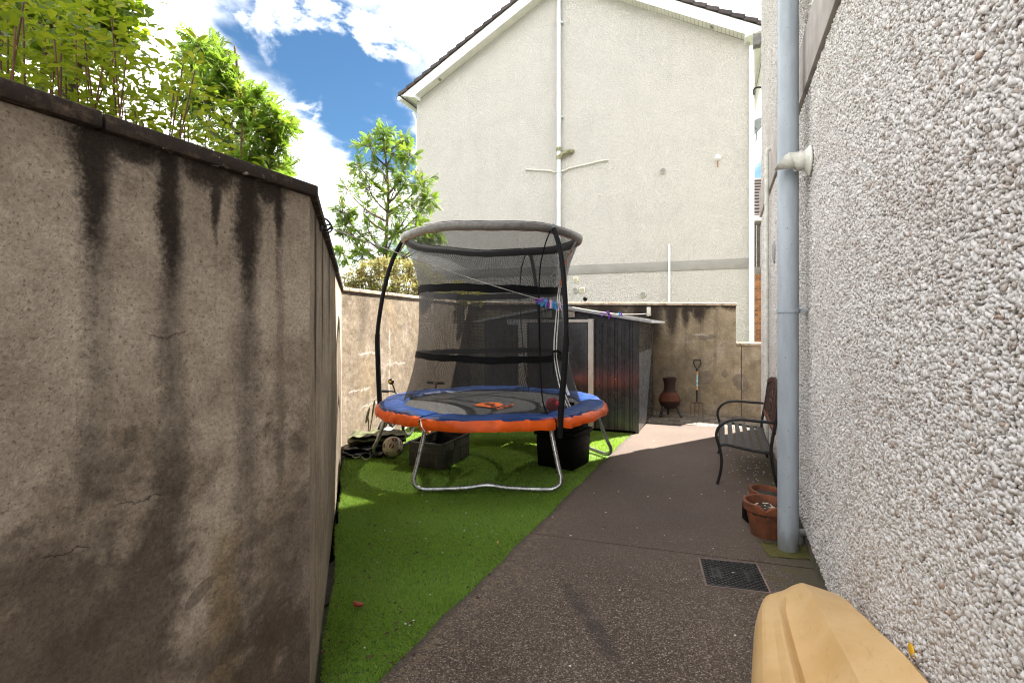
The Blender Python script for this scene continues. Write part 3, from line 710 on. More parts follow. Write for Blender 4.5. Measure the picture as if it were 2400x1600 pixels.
for k in range(3):
    c0 = 270+120*k+.0; a0, a1 = c0-30, c0+30
    A, B_ = pol(1.205, a0, .022), pol(1.205, a1, .022); d = (B_-A)
    pts = [pol(1.06, a0, .52), pol(1.06, a0, .45), pol(1.075, a0, .40), pol(1.155, a0, .19)]
    pts = cat_rom(pts, 3)+cat_rom([pol(1.19, a0, .12), A+d*.012+Vector((0, 0, .045)), A+d*.055+Vector((0, 0, .008)), A+d*.12+Vector((0, 0, .0)), A+d*.35+Vector((0, 0, .012)), A+d*.5+Vector((0, 0, .034)),
            A+d*.65+Vector((0, 0, .012)), A+d*.88, A+d*.945+Vector((0, 0, .008)), A+d*.988+Vector((0, 0, .045)), pol(1.19, a1, .12)], 5)+cat_rom([pol(1.155, a1, .19), pol(1.075, a1, .40), pol(1.06, a1, .45), pol(1.06, a1, .52)], 3)
    lg = part('leg', MB().tube(pts, .0185, 12), m_galv, tr, smooth=50)
    mb = MB()
    for a in (a0, a1):
        for z in (.10, .30):
            r_ = 1.19 if z < .2 else 1.113
            mb.ball(tuple(pol(r_+.018, a, z)), .0065, 8, 6)
    part('bolt', mb, m_darkmetal, lg, smooth=60)
mb = MB(); rings = []
for r in (.02, .2, .4, .6, .8, .905): rings.append([pol(r, a, ZR-.012*(1-(r/.9)**2)-.004) for a in range(0, 360, 6)])
matp = part('jump_mat', mb.loft(rings, caps=False), m_mat, tr, smooth=60)
mb = MB().tube([pol(.895, a, ZR+.004) for a in range(0, 360, 6)], .012, 6, closed=True, flat=.6)
part('mat_hem', mb, m_band_, matp, smooth=60)
# printed emblem on the mat: a swirl and a slanting strip of small letters
def ribbon(mb, path, wd, z, th=.0015):
    P = [Vector((p[0], p[1], z)) for p in path]; L = []; Rr = []
    for i, p in enumerate(P):
        t = (P[min(i+1, len(P)-1)]-P[max(i-1, 0)]).normalized(); n = Vector((-t.y, t.x, 0)); w_ = wd[i] if isinstance(wd, list) else wd
        L.append(p+n*w_*.5); Rr.append(p-n*w_*.5)
    rings = [[a, b, b+Vector((0, 0, th)), a+Vector((0, 0, th))] for a, b in zip(L, Rr)]
    return mb.loft(rings)
def mp(u, v): p = gp(u, v, ZR-.006); return (p.x-TC.x, p.y-TC.y)
m_logo = simple('orange print', (.75, .14, .015), .5, .1)
sw = [mp(*q) for q in ((1117, 950), (1128, 947), (1142, 945), (1155, 944.6), (1166, 946), (1170, 948.2), (1166, 950), (1158, 950.4))]
mb = ribbon(MB(), cat_rom([(x, y, 0) for x, y in sw], 5), .075, ZR-.004)
sw = [mp(*q) for q in ((1118, 950.2), (1132, 951.2), (1146, 953), (1158, 955), (1165, 955))]
ribbon(mb, cat_rom([(x, y, 0) for x, y in sw], 5), .07, ZR-.0025)
sw = [mp(*q) for q in ((1142, 948.2), (1147, 948.2), (1153, 948.6))]; ribbon(mb, sw, .055, ZR-.004)
sw = [mp(*q) for q in ((1163, 952.8), (1168, 952.2), (1174, 951.6))]; ribbon(mb, sw, .05, ZR-.0015)
part('emblem', mb, m_logo, matp)
mb = MB()
a_, b_ = Vector(mp(1166, 958.4)).to_3d(), Vector(mp(1202, 948.6)).to_3d(); dd = (b_-a_)
for i in range(9):
    if i == 1: continue
    p = a_+dd*((i+.1)/9); q = a_+dd*((i+.82)/9); X0 = Vector((0, .035, 0))
    if i % 3 == 0: ribbon(mb, [p-X0, p+X0*.9, q+X0*.6, q-X0*.2, p-X0*.1], .022, ZR-.0045)
    elif i % 3 == 1: ribbon(mb, [p+X0, p-X0, q-X0, q+X0], .02, ZR-.0045)
    else: ribbon(mb, [q+X0, p+X0*.8, p, q, q-X0, p-X0], .02, ZR-.0045)
part('lettering', mb, m_logo, matp)
# six padded cover pieces, each with its orange skirt
NX = np.linspace(-5, 365, 121); NZ = [rng.normal(0, 1, 121) for _ in range(4)]
wob_n = lambda i, a: float(np.interp(a, NX, NZ[i]))
for k in range(6):
    a0, a1 = k*60+.5, k*60+59.5; n = 30; rings = []; sk = []
    ph = k*1.7
    for i in range(n+1):
        a = a0+(a1-a0)*i/n; e = min(i, n-i)/n*2; pf = .55+.45*min(1, e*4)
        wv = .008*math.sin(R(a)*6+ph)+.004*wob_n(2, a); ri, ro = .862+wv*.8+.003*wob_n(3, a), 1.112+wv*.6
        zz = ZR+.004*math.sin(R(a)*4+ph)+.0025*wob_n(3, a); tk = .030*pf
        if k == 3: zz += .008*math.sin(math.pi*i/n)*math.sin(a*1.9)
        rings.append([pol(ri, a, zz+.002), pol(ri+.012, a, zz+tk*.7), pol(ri+.07, a, zz+tk+.004*wob_n(1, a)), pol((ri+ro)/2, a, zz+tk*1.12+.004*wob_n(0, a)), pol(ro-.06, a, zz+tk), pol(ro-.012, a, zz+tk*.75), pol(ro, a, zz+.002), pol(ro-.03, a, zz-.008), pol(ri+.03, a, zz-.008)])
        fl = .009*wob_n(0, a)+.006*math.sin(R(a)*7+ph)
        endf = (1-min(1, e*6))
        hh = .076+.004*math.sin(R(a)*5+ph)+.0022*wob_n(1, a)-.014*endf*(1 if k % 2 else -.6)
        ff = .030+fl+(.045*endf if (k == 3 and i < 4) or (k == 2 and i > n-4) else 0)
        sk.append([pol(ro-.006, a, zz+.012), pol(ro+.008+fl*.3, a, zz-.01), pol(ro+.012+ff*.45+.004*wob_n(2, a), a, zz-hh*.42), pol(ro+.006+ff*.8, a, zz-hh*.78), pol(ro-.002+ff, a, zz-hh)])
    p = part('pad', MB().loft(rings), m_blue, tr, smooth=50)
    sk2 = [r+[q+Vector((0, 0, 0))-pol(.003, a0, 0) for q in r[::-1]] for r in sk]
    part('skirt', MB().loft(sk2), m_orange, p, smooth=60)
part('seam_cord', MB().tube(cat_rom([pol(1.122, 241.5, .585), pol(1.135, 241.2, .56), pol(1.147, 242.4, .52), pol(1.152, 244.2, .485)], 5), .006, 6), simple('pale piping', (.75, .55, .42), .6), tr, smooth=60)
# bowed enclosure poles
def pole_path(a_lo, a_hi, rtop=.905):
    kp = [(1.12, a_lo, .42), (1.135, a_lo, .62), (1.150, a_lo+.2*(a_hi-a_lo), 1.0), (1.150, a_lo+.35*(a_hi-a_lo), 1.30), (1.085, a_lo+.6*(a_hi-a_lo), 1.71), (1.00, a_lo+.85*(a_hi-a_lo), 2.0), (rtop, a_hi, 2.185)]
    return cat_rom([pol(*q) for q in kp], 7)
for lo, hi in ((302, 308.5), (180.5, 181), (62, 63)):
    P = pole_path(lo, hi); i = 21
    po = part('pole', MB().tube(P[:i], .0255, 14).tube(P[i-1:], .0215, 14), m_foam, tr, smooth=50)
    tp = P[-1]; tn = (P[-1]-P[-3]).normalized()
    part('pole_cap', MB().tube([tp-tn*.03, tp+tn*.03], .017, 12).ball(tuple(tp+tn*.03), .021, 12, 8), simple('teal cap', (.18, .25, .26), .4), po, smooth=50)
# top ring: padded grey sleeve outside, black inside
ZT = 2.185
def ring_mat():
    g = M('grey ring sleeve'); co = g.coord(); n = g.noise(co, 26, 4, .6); x, y, z = g.sep(co)
    col = g.mix(g.sm(n, .3, .7), (.115, .105, .096), (.175, .16, .148))
    fold = g.noise(g.map(co, scale=(9, 9, 1)), 2.2, 3, .6)
    return g.done(col, .45, g.bump(fold*.7+n*.4, .012, .8), .4)
m_ring = ring_mat(); m_tan = simple('tan underside', (.36, .23, .155), .6, .15, 9)
nA = 96
def arcring(r0, lo, hi, rz, n=9):
    out = []
    for k in range(nA):
        a = 360.0*k/nA; rr = rz*(1+.05*math.sin(a*.35)+.04*math.sin(a*1.1)); zb = ZT+.006*math.sin(a*.11)
        out.append([pol(r0+rr*math.cos(R(lo+(hi-lo)*i/n)), a, zb+rr*1.05*math.sin(R(lo+(hi-lo)*i/n))) for i in range(n+1)])
    return out+[out[0]]
tring = part('top_ring', MB().loft(arcring(.868, -62, 104, .038), closed=False, caps=False), m_ring, tr, smooth=60)
part('sleeve_underside', MB().loft(arcring(.868, -98, -61, .038, 3), closed=False, caps=False), m_tan, tring, smooth=60)  # tan strip along the underside of the ring sleeve
part('inner_sleeve', MB().loft(arcring(.868, 103, 258, .0375), closed=False, caps=False), m_foam, tring, smooth=60)
part('seam_piping', MB().tube([pol(.858, 360*k/nA, ZT+.042+.006*math.sin(360*k/nA*.11)) for k in range(nA)], .005, 6, closed=True), m_band_, tring, smooth=60)
# netting, waisted
zk = [.585, .66, .76, .92, 1.06, 1.25, 1.42, 1.58, 1.70, 1.84, 1.97, 2.08, 2.15]; rk = [.885, .858, .826, .787, .760, .742, .735, .728, .733, .752, .785, .832, .862]
nr = lambda z: float(np.interp(z, zk, rk))
def npt(a, z, off=0.0): return pol(nr(z)+off+.006*math.sin(R(a)*3+.6)*(1.0 if .8 < z < 1.9 else .4)+.004*math.sin(R(a)*11+z*5), a, z)
ncol, nrow = 120, 40; zz = np.linspace(.585, 2.155, nrow)
vs = [npt(360.0*i/ncol, z) for z in zz for i in range(ncol+1)]
fs = [(j*(ncol+1)+i, j*(ncol+1)+i+1, (j+1)*(ncol+1)+i+1, (j+1)*(ncol+1)+i) for j in range(nrow-1) for i in range(ncol)]
me = bpy.data.meshes.new('net'); me.from_pydata([tuple(v) for v in vs], [], fs); uv = me.uv_layers.new(name='UVMap')
for p in me.polygons:
    p.use_smooth = True
    for li in p.loop_indices:
        vi = me.loops[li].vertex_index; uv.data[li].uv = ((vi % (ncol+1))/ncol, (vi//(ncol+1))/(nrow-1))
net = put('net', me, m_net, tr)
def band(z, h, off, a0=0, a1=360, amp=.01):
    n = 96; rings = []
    for i in range(n+1):
        a = a0+(a1-a0)*i/n; w_ = amp*math.sin(R(a)*2+.5)+.004*math.sin(R(a)*9); k = h*(.5+.04*math.sin(R(a)*23))
        rings.append([npt(a, z+w_-k, off), npt(a, z+w_+k, off), npt(a, z+w_+k, off+.006), npt(a, z+w_-k, off+.006)])
    return MB().loft(rings, caps=(a1-a0) < 360)
part('net_band', band(1.672, .068, .002, amp=.014), m_band_, net, smooth=50)
part('net_band', band(1.052, .058, .002), m_band_, net, smooth=50)
# entrance edge: grey sleeve with orange lettering above, white zip below
def strip(zs, a_of, wd, off, th=.003):
    rings = []
    for z in zs:
        a = a_of(z); da = math.degrees(wd/2/nr(z))
        rings.append([npt(a-da, z, off), npt(a+da, z, off), npt(a+da, z, off+th), npt(a-da, z, off+th)])
    return MB().loft(rings)
ea = lambda z: float(np.interp(z, [.585, .76, 1.05, 1.65, 2.15], [-35, -38, -38, -29, -21]))
zt = np.linspace(1.66, 2.15, 12)
es = part('entrance_sleeve', strip(zt, ea, .052, .006), simple('grey sleeve cloth', (.22, .20, .185), .6), net, smooth=60)
for dd_ in (-2.0, 1.2): part('zip', strip(np.linspace(.6, 1.70, 30), lambda z, k=dd_: ea(z)+k, .013, .006), simple('white zip tape', (.78, .77, .74), .6), net, smooth=60)
mb = MB()
def glyph(z0, z1, kind):
    pts = {'s': [(-1, .95), (.5, 1), (1, .8), (.6, .55), (-.7, .5), (-1, .25), (-.5, 0), (1, .05)], 'o': [(-1, .1), (1, .1), (1, .9), (-1, .9), (-1, .1)], 'n': [(-1, 0), (-1, 1), (1, 1), (1, 0)], 'e': [(1, 0), (-1, 0), (-1, 1), (1, 1), (1, .5), (-1, .5)], 'i': [(0, 0), (0, 1)]}[kind]
    path = []
    for a, t in pts:
        z = z0+(z1-z0)*t; path.append(npt(ea(z)+a*1.15, z, .0105))
    mb.tube(path, .0035, 5)
glyph(1.985, 2.055, 's')
for i, k in enumerate('neiosen'): glyph(1.93-.036*i, 1.955-.036*i, k)
part('lettering', mb, m_logo, es)
part('care_label', strip(np.linspace(.70, .86, 5), lambda z: ea(z)+5.5, .05, .007), simple('white label', (.8, .8, .79), .6), net)
bk = npt(-37, 1.10, .02); part('buckle', MB().tube([npt(-40, 1.105, .012), npt(-36, 1.11, .02), npt(-32, 1.085, .02)], .011, 8).tube([npt(-41, 1.10, .015), npt(-43, .98, .02), npt(-44.5, .90, .015)], .005, 6), m_band_, net, smooth=60)
part('toggle', MB().ball(tuple(npt(-32, .625, .0)), .018, 10, 8).ball(tuple(npt(-30, .62, .012)), .016, 10, 8), m_band_, net, smooth=60)
def strap(pts, y0):
    P = [Vector(p) for p in pts]
    mb = MB().tube(cat_rom(P, 5), .0062, 6); return part('strap', mb, m_band_, tr, smooth=60)
def tl(u, v, y): p = at(u, v, y); return p-TC
strap([tl(1290, 541, 4.44), tl(1280, 566, 4.47), tl(1271, 600, 4.50), tl(1266, 629, 4.515), tl(1263, 688, 4.525), tl(1265, 802, 4.51), tl(1268, 879, 4.48), tl(1272, 938, 4.42), tl(1284, 975, 4.40)], 0)
strap([tl(1233, 592, 5.93), tl(1226, 615, 5.92), tl(1221, 638, 5.9), tl(1218.7, 706, 5.89), tl(1224.7, 802, 5.9), tl(1232, 870, 5.93), tl(1240, 918, 5.96)], 0)

def ball_mat(name, col, panel):
    g = M(name); co = g.coord(); e = g.vor(g.map(co, loc=(.3, .1, .2)), panel, 'DISTANCE_TO_EDGE')
    col_ = g.mix(g.sm(e, 0, .03), tuple(c*.35 for c in col), col); col_ = g.mix(g.sm(g.noise(co, 30, 4), .5, .8)*.3, col_, tuple(c*.5 for c in col))
    return g.done(col_, .45, g.bump(g.sm(e, 0, .05), .004, .6), .4)
rp = Vector((.367, 4.63, ZR+.058))
single('ball', MB().ball((0, 0, 0), .064, 32, 20), ball_mat('red rubber', (.50, .018, .035), 13), 'red ball lying on the trampoline mat behind the front pole', 'ball', smooth=80).location = rp

# ------------------------------------------------------------------ metal shed (same axes as the right house)
sh = thing('shed', 'low anthracite metal shed with cream door frame behind the trampoline', 'shed', RW0, RWROT)
q0, q1, s0, s1 = 1.439, 3.55, 6.314, 7.76; qa = (q0+q1)/2
def shed_mat():
    g = M('anthracite sheet'); co = g.coord(); x, y, z = g.sep(co); n = g.noise(g.map(co, scale=(30, 30, .8)), 1, 3, .6); d = g.noise(co, 8, 5, .65)
    col = g.mix(g.sm(n, .3, .7), (.034, .035, .038), (.048, .049, .053))
    col = g.mix(g.sm(z+(d-.5)*.3, 0, .22, .5, 0), col, (.10, .085, .07))
    col = g.mix(g.sm(d, .62, .8)*.25, col, (.12, .11, .10))
    return g.done(col, g.sm(d, .3, .7, .20, .34), g.bump(n, .0015, .25), .5, .2)
m_shed = shed_mat(); m_trim = simple('cream shed trim', (.58, .56, .50), .4, .12, 8)
body = [(q0+.006, .02), (q1-.006, .02), (q1-.006, 1.385), (qa, 1.545), (q0+.006, 1.385)]
part('shed_body', MB().loft([[(s, q, z) for q, z in body] for s in (s0+.012, s1-.01)]), m_shed, sh)
ztop = lambda q: 1.375
def fpanel(qa_, qb_, z0, z1, axis):
    mb = MB(); w_ = qb_-qa_-.010
    prof = [(0, 0), (.0, .010), (.12, .010), (.16, .004), (.2, .010), (.8, .010), (.84, .004), (.88, .010), (1, .010), (1, 0)]
    rings = []
    for z in (z0, z1):
        if axis == 'f': rings.append([(s0+.012-h, qa_+.004+w_*t, z) for t, h in prof])
        else: rings.append([(qa_+.004+w_*t, q0+.006-h, z) for t, h in prof])
    return mb.loft(rings)
n = 6; wq = (1.995-q0)/n
for i in range(n): part('wall_panel', fpanel(q0+i*wq, q0+(i+1)*wq, .02, 1.372, 'f'), m_shed, sh)
n = 5; wq = (q1-3.045)/n
for i in range(n): part('wall_panel', fpanel(3.045+i*wq, 3.045+(i+1)*wq, .02, 1.372, 'f'), m_shed, sh)
n = 15; ws = (s1-s0)/n
for i in range(n): part('wall_panel', fpanel(s0+i*ws, s0+(i+1)*ws, .02, 1.36, 's'), m_shed, sh)
part('corner_trim', MB().box(s0-.004, s0+.04, q0-.006, q0+.002, .0, 1.38).box(s0-.004, s0+.002, q0-.006, q0+.03, 0, 1.38), m_shed, sh)
fr = part('door_frame', MB().box(s0-.016, s0+.01, 2.0, 2.07, .02, 1.418).box(s0-.016, s0+.01, 2.906, 3.03, .02, 1.418).box(s0-.014, s0+.01, 2.07, 2.906, 1.374, 1.413), m_trim, sh, bev=.003)
mb = MB()
for q in (2.012, 2.058):
    for z in (1.395, .72, .05): mb.ball((s0-.017, q, z), .005, 8, 6)
part('screw', mb, m_darkmetal, fr)
for qa_, qb_, off in ((2.078, 2.49, .0), (2.478, 2.898, .008)):
    d_ = part('door', MB().box(s0-.006+off, s0+.01+off, qa_, qb_, .03, 1.368), m_shed, sh, bev=.003)
    mb = MB()
    for z in (.98, .70, .36): mb.ball((s0-.008+off, (qa_+qb_)/2+.04, z), .0055, 8, 6)
    part('rivet', mb, m_trim, d_, smooth=60)
mb = MB()
for q, z in ((1.72, .66), (1.73, .49)): mb.ball((s0-.001, q, z), .0055, 8, 6)
part('rivet', mb, m_trim, sh, smooth=60)
rl = lambda q: 1.592-abs(q-qa)*.168
for qq in (q0-.16, q1+.14):
    part('roof_panel', MB().loft([[(s, qa, rl(qa)-.006), (s, qq, rl(qq)-.006), (s, qq, rl(qq)+.004), (s, qa, rl(qa)+.004)] for s in (s0-.05, s1+.05)]), m_shed, sh)
    part('roof_trim', MB().loft([[(s, qa, rl(qa)-.026), (s, qq, rl(qq)-.022), (s, qq, rl(qq)+.006), (s, qa, rl(qa)+.008)] for s in (s0-.062, s0-.05)]), simple('roof trim', (.36, .37, .37), .35, .2), sh)
part('eave_trim', MB().loft([[(s, q0-.165, rl(q0-.16)-.02), (s, q0-.158, rl(q0-.16)-.02), (s, q0-.158, rl(q0-.16)+.006), (s, q0-.165, rl(q0-.16)+.006)] for s in (s0-.06, s1+.05)]), simple('eave metal', (.20, .205, .205), .4), sh)
for qa_, qb_ in ((2.25, 2.434), (2.563, 2.735)):
    vt = part('vent', MB().box(s0-.012, s0+.012, qa_, qb_, 1.445, 1.535), m_cream, sh, bev=.006)
    mb = MB()
    for i in range(5): mb.box(s0-.016, s0-.0115, qa_+.014, qb_-.014, 1.457+i*.015, 1.463+i*.015)
    part('louvre', mb, simple('vent slot', (.16, .14, .10), .7), vt)
stk = part('sticker', MB().box(s0-.0185, s0-.0165, 3.035, 3.19, 1.345, 1.412), simple('pale sticker', (.62, .66, .68), .5), sh)
mb = MB()
for row, (z, h) in enumerate(((1.386, .014), (1.358, .014))):
    q = 3.178
    while q > 3.06: l = random.uniform(.010, .022); mb.box(s0-.0195, s0-.0187, q-l, q, z, z+h); q -= l+.008
part('lettering', mb, simple('blue print', (.05, .16, .28), .5), stk)

# ------------------------------------------------------------------ things under and round the trampoline
m_crate = simple('grey plastic crate', (.060, .057, .052), .5, .3, 18, spec=.4)
ccx, ccy = gp(1039, 1101)[:2]; ang = math.atan2(.51, .199)          # long side runs away from the eye
cr = thing('crate', 'open grey plastic crate under the front of the trampoline', 'crate', (ccx, ccy, 0), ang)
Lc, Wc, Hc, tk = .55, .37, .236, .012
for nm, bx_ in (('side_wall', (0, Lc, 0, tk)), ('side_wall', (0, Lc, Wc-tk, Wc)), ('end_wall', (0, tk, tk, Wc-tk)), ('end_wall', (Lc-tk, Lc, tk, Wc-tk))):
    wl_ = part(nm, MB().box(*bx_, .004, Hc), m_crate, cr, bev=.003)
    mb = MB(); x0_, x1_, y0_, y1_ = bx_
    mb.box(x0_-.006, x1_+.006, y0_-.006, y1_+.006, Hc-.014, Hc+.001).box(x0_-.005, x1_+.005, y0_-.005, y1_+.005, Hc-.092, Hc-.080)
    if nm == 'side_wall':
        for t in (.12, .36, .64, .88): mb.box(Lc*t-.006, Lc*t+.006, y0_-.005, y1_+.005, .004, Hc-.08)
        mb.box(Lc*.40, Lc*.60, y0_-.006, y1_+.006, Hc-.066, Hc-.059).box(Lc*.40, Lc*.60, y0_-.006, y1_+.006, Hc-.035, Hc-.028).box(Lc*.395, Lc*.41, y0_-.006, y1_+.006, Hc-.066, Hc-.028).box(Lc*.59, Lc*.605, y0_-.006, y1_+.006, Hc-.066, Hc-.028)
    else:
        for t in (.2, .8): mb.box(x0_-.005, x1_+.005, Wc*t-.006, Wc*t+.006, .004, Hc-.08)
        mb.box(x0_-.0065, x1_+.0065, Wc*.33, Wc*.67, Hc-.072, Hc-.038)
    part('rib', mb, m_crate if nm == 'side_wall' else simple('crate handle', (.11, .105, .10), .5), wl_, bev=.002)
part('base', MB().box(tk, Lc-tk, tk, Wc-tk, .002, .012), m_crate, cr)
bx0, by0 = gp(1344, 1106)[:2]
m_box = simple('black plastic', (.0022, .0022, .0025), .5, .3, 12, spec=.12)
bb = thing('storage_box', 'black lidded storage box beneath the right edge of the trampoline', 'box', (bx0, by0, 0), math.atan2(.34, .215))
part('tub', MB().loft([[(.012, .012, .002), (.388, .012, .002), (.388, .388, .002), (.012, .388, .002)], [(0, 0, .30), (.40, 0, .30), (.40, .40, .30), (0, .40, .30)]]), m_box, bb, bev=.02)
part('lid', MB().box(-.012, .412, -.012, .412, .302, .348).box(.02, .38, .02, .38, .348, .36), m_box, bb, bev=.012)
# football
fb = thing('football', 'cream football with dark blue and orange flashes by the crate', 'football', (-1.218, 5.26, .104))
part('cover', MB().ball((0, 0, 0), .103, 40, 26), ball_mat('football skin', (.66, .57, .46), 11), fb, smooth=80)
m_fnavy, m_fora = simple('ball navy print', (.03, .03, .10), .5), simple('ball orange print', (.5, .10, .04), .5)
def on_ball(c, pts, off):
    c = Vector(c).normalized(); u_ = c.cross(Vector((0, 0, 1))).normalized(); v_ = u_.cross(c)
    return [(c*1.0+u_*(a)+v_*(b)).normalized()*(.103+off) for a, b in pts]
for c, t in (((.12, -.95, .30), .5), ((-.75, -.62, .25), -.3), ((-.35, -.80, -.5), 1.9), ((.75, -.55, -.3), 1.1), ((.3, -.5, .85), .2), ((.9, -.2, .4), .8)):
    ro_ = lambda a, b: (a*math.cos(t)-b*math.sin(t), a*math.sin(t)+b*math.cos(t))
    for s_ in (-1, 1):
        P = on_ball(c, [ro_(s_*.05, -.22), ro_(s_*.16, -.2), ro_(s_*.25, .0), ro_(s_*.16, .22), ro_(s_*.05, .2), ro_(s_*.14, 0)], .0016); part('blue_flash', MB().add(P, [(0, 1, 2, 5), (5, 2, 3, 4)]), m_fnavy, fb)
        P = on_ball(c, [ro_(s_*.04, -.1), ro_(s_*.09, -.12), ro_(s_*.16, .02), ro_(s_*.09, .14)], .0024); part('orange_flash', MB().add(P, [(0, 1, 2, 3)]), m_fora, fb)
# folded cover and black bag
def lump(cx_, cy_, lx, ly, h, rot, seed, n=72, m=30, fold=.05, z0=0.0):
    r_ = np.random.default_rng(seed); ks = r_.uniform(2, 9, 8); ph = r_.uniform(0, 6, 8); rings = []
    for j in range(m+1):
        t = j/m*math.pi*.5; ring = []
        for i in range(n):
            a = 2*math.pi*i/n; ce = math.copysign(abs(math.cos(a))**.6, math.cos(a)); se = math.copysign(abs(math.sin(a))**.6, math.sin(a))
            f = 1+fold*sum(math.sin(ks[k]*a+ph[k]+t*ks[(k+3) % 8]*.7) for k in range(4))*.6
            x, y = lx*ce*math.cos(t)**.55*f, ly*se*math.cos(t)**.55*f
            z = h*math.sin(t)**.8*(1+.18*math.sin(3.1*x/lx+ph[0])*math.cos(2.3*y/ly+ph[1]))+(.018*(1-2*abs(math.sin(y*34+x*5+ph[4]+1.6*math.sin(x*8+ph[2]))))+.010*(1-2*abs(math.sin(x*29-y*13+ph[5])))+.004*math.sin(x*67+y*51))*min(1, 3*math.sin(t))*h/.15
            ring.append((cx_+x*math.cos(rot)-y*math.sin(rot), cy_+x*math.sin(rot)+y*math.cos(rot), max(.0, z)+z0))
        rings.append(ring)
    return MB().loft(rings)
m_tarp = simple('olive tarpaulin', (.10, .105, .05), .5, .4, 14, bump=.5, bscale=30, col2=(.05, .055, .035))
m_bag = simple('black bag cloth', (.016, .017, .019), .32, .4, 14, bump=.5, bscale=26, spec=.6)
def folded(cx_, cy_, L, W, z0, layers, h, rot, seed, nw=44, sag=.5):
    """a cloth laid back and forth on itself, its rounded folds towards the yard"""
    r_ = np.random.default_rng(seed); path = []
    for k in range(layers):
        a, b = (-W/2, W/2) if k % 2 == 0 else (W/2, -W/2)
        sh_ = r_.uniform(-.03, .03)
        for t in np.linspace(0, 1, 14): path.append((a+(b-a)*t+sh_, z0+k*h))
        if k < layers-1:
            for q in np.linspace(-1.2, 1.2, 5): path.append((b+sh_+math.copysign(math.cos(q)*h*.75, b), z0+(k+.5)*h+math.sin(q)*h*.42))
    K = r_.uniform(5, 26, (7, 2)); ph = r_.uniform(0, 6.3, 7); am = r_.uniform(.3, 1, 7)
    rings = []
    for w_ in np.linspace(-.5, .5, nw):
        x = w_*L; ring = []; edge = 1-max(0, abs(w_)-.38)/.12*.45
        for y, z in path:
            dz = sum(am[m_]*math.sin(K[m_, 0]*x+K[m_, 1]*y+ph[m_]+z*30) for m_ in range(7))*.0042
            cr = (1-2*abs(math.sin(x*17+y*9+ph[0]+z*20)))*.008+(1-2*abs(math.sin(x*31-y*12+ph[1]-z*35)))*.005
            zz = max(.004, (z+dz+cr*min(1, z/.03))*(edge*.35+.65)+sag*.02*math.sin(3*x+ph[2]))
            yy = y*edge+dz*1.5+.02*math.sin(4*x+ph[3]); ring.append((cx_+x*math.cos(rot)-yy*math.sin(rot), cy_+x*math.sin(rot)+yy*math.cos(rot), zz))
        rings.append(ring)
    return MB().loft(rings, closed=False, caps=False)
single('folded_tarpaulin', folded(-1.43, 5.47, .60, .25, .125, 4, .030, R(14), 4), m_tarp, 'crumpled olive tarpaulin folded on a black bag at the wall corner', 'tarpaulin', smooth=70)
bg_ = thing('bag', 'crumpled shiny black bag with a pale drawstring under the olive tarpaulin', 'bag', (-1.50, 5.27, 0), world=True)
part('bag_cloth', folded(-1.45, 5.40, .60, .27, .008, 5, .026, R(9), 9), m_bag, bg_, smooth=70)
cord = [gp(822, 1050, .07), gp(823, 1066, .03), gp(835, 1072, .01), gp(845, 1066, .03), gp(840, 1058, .05), gp(848, 1070, .012), gp(858, 1076, .006), gp(868, 1070, .01), gp(866, 1055, .06), gp(862, 1042, .1)]
part('drawstring', MB().tube(cat_rom(cord, 6), .0042, 6), simple('cord', (.55, .52, .46), .8), bg_, smooth=60)
single('ball', MB().ball((-1.40, 5.78, .125), .095, 28, 18, sc=(1, 1, .8)), simple('silver ball', (.52, .52, .53), .35, .3, 12, metal=.5), 'half deflated silver ball between the tarpaulin and the sunny wall', 'ball', smooth=80)
single('ball', MB().ball((-1.04, 6.27, .05), .05, 20, 14), simple('toy ball', (.65, .15, .03), .4, .1, 2, col2=(.03, .04, .25)), 'small orange and blue ball on the turf behind the crate', 'ball', smooth=80)
# child's bicycle
bi = thing('bicycle', 'small black childs bicycle leaning by the sunny wall behind the trampoline', 'bicycle', (-1.33, 5.98, 0), R(72))
m_tyre = simple('tyre', (.012, .012, .012), .8, .2, 30); m_bk = simple('black bike paint', (.012, .012, .013), .35, .2, 8, spec=.5)
def wheel(x):
    X = Matrix.Translation((x, 0, .15)) @ Matrix.Rotation(R(90), 4, 'X')
    wh = part('wheel', MB().tube([X @ Vector((.132*math.cos(a), .132*math.sin(a), 0)) for a in np.linspace(0, 2*math.pi, 33)[:-1]], .019, 10, closed=True), m_tyre, bi, smooth=60)
    mb = MB()
    for i in range(14): a = i*math.pi/7; mb.tube([X @ Vector((.015*math.cos(a), .015*math.sin(a), .012*(-1)**i)), X @ Vector((.12*math.cos(a), .12*math.sin(a), 0))], .0018, 4)
    mb.tube([X @ Vector((0, 0, -.035)), X @ Vector((0, 0, .035))], .014, 10); part('spoke', mb, m_galv, wh)
wheel(-.26); wheel(.26)
part('frame', MB().tube([(-.26, 0, .15), (-.06, 0, .21), (.17, 0, .40)], .016, 8).tube([(-.06, 0, .21), (-.10, 0, .40)], .014, 8).tube([(-.26, .03, .15), (-.10, 0, .36)], .009, 8).tube([(-.10, 0, .36), (.165, 0, .39)], .014, 8), m_bk, bi, smooth=60)
part('fork', MB().tube([(.26, .035, .15), (.19, .03, .36), (.165, 0, .44)], .009, 8).tube([(.26, -.035, .15), (.19, -.03, .36), (.165, 0, .44)], .009, 8), m_bk, bi, smooth=60)
part('saddle', MB().ball((-.12, 0, .43), .07, 16, 10, sc=(1.25, .75, .35)), m_tyre, bi, smooth=70)
hb = part('handlebar', MB().tube(cat_rom([(.10, .21, .555), (.14, .12, .545), (.155, .0, .47), (.14, -.12, .545), (.10, -.21, .555)], 5), .011, 8), m_bk, bi, smooth=60)
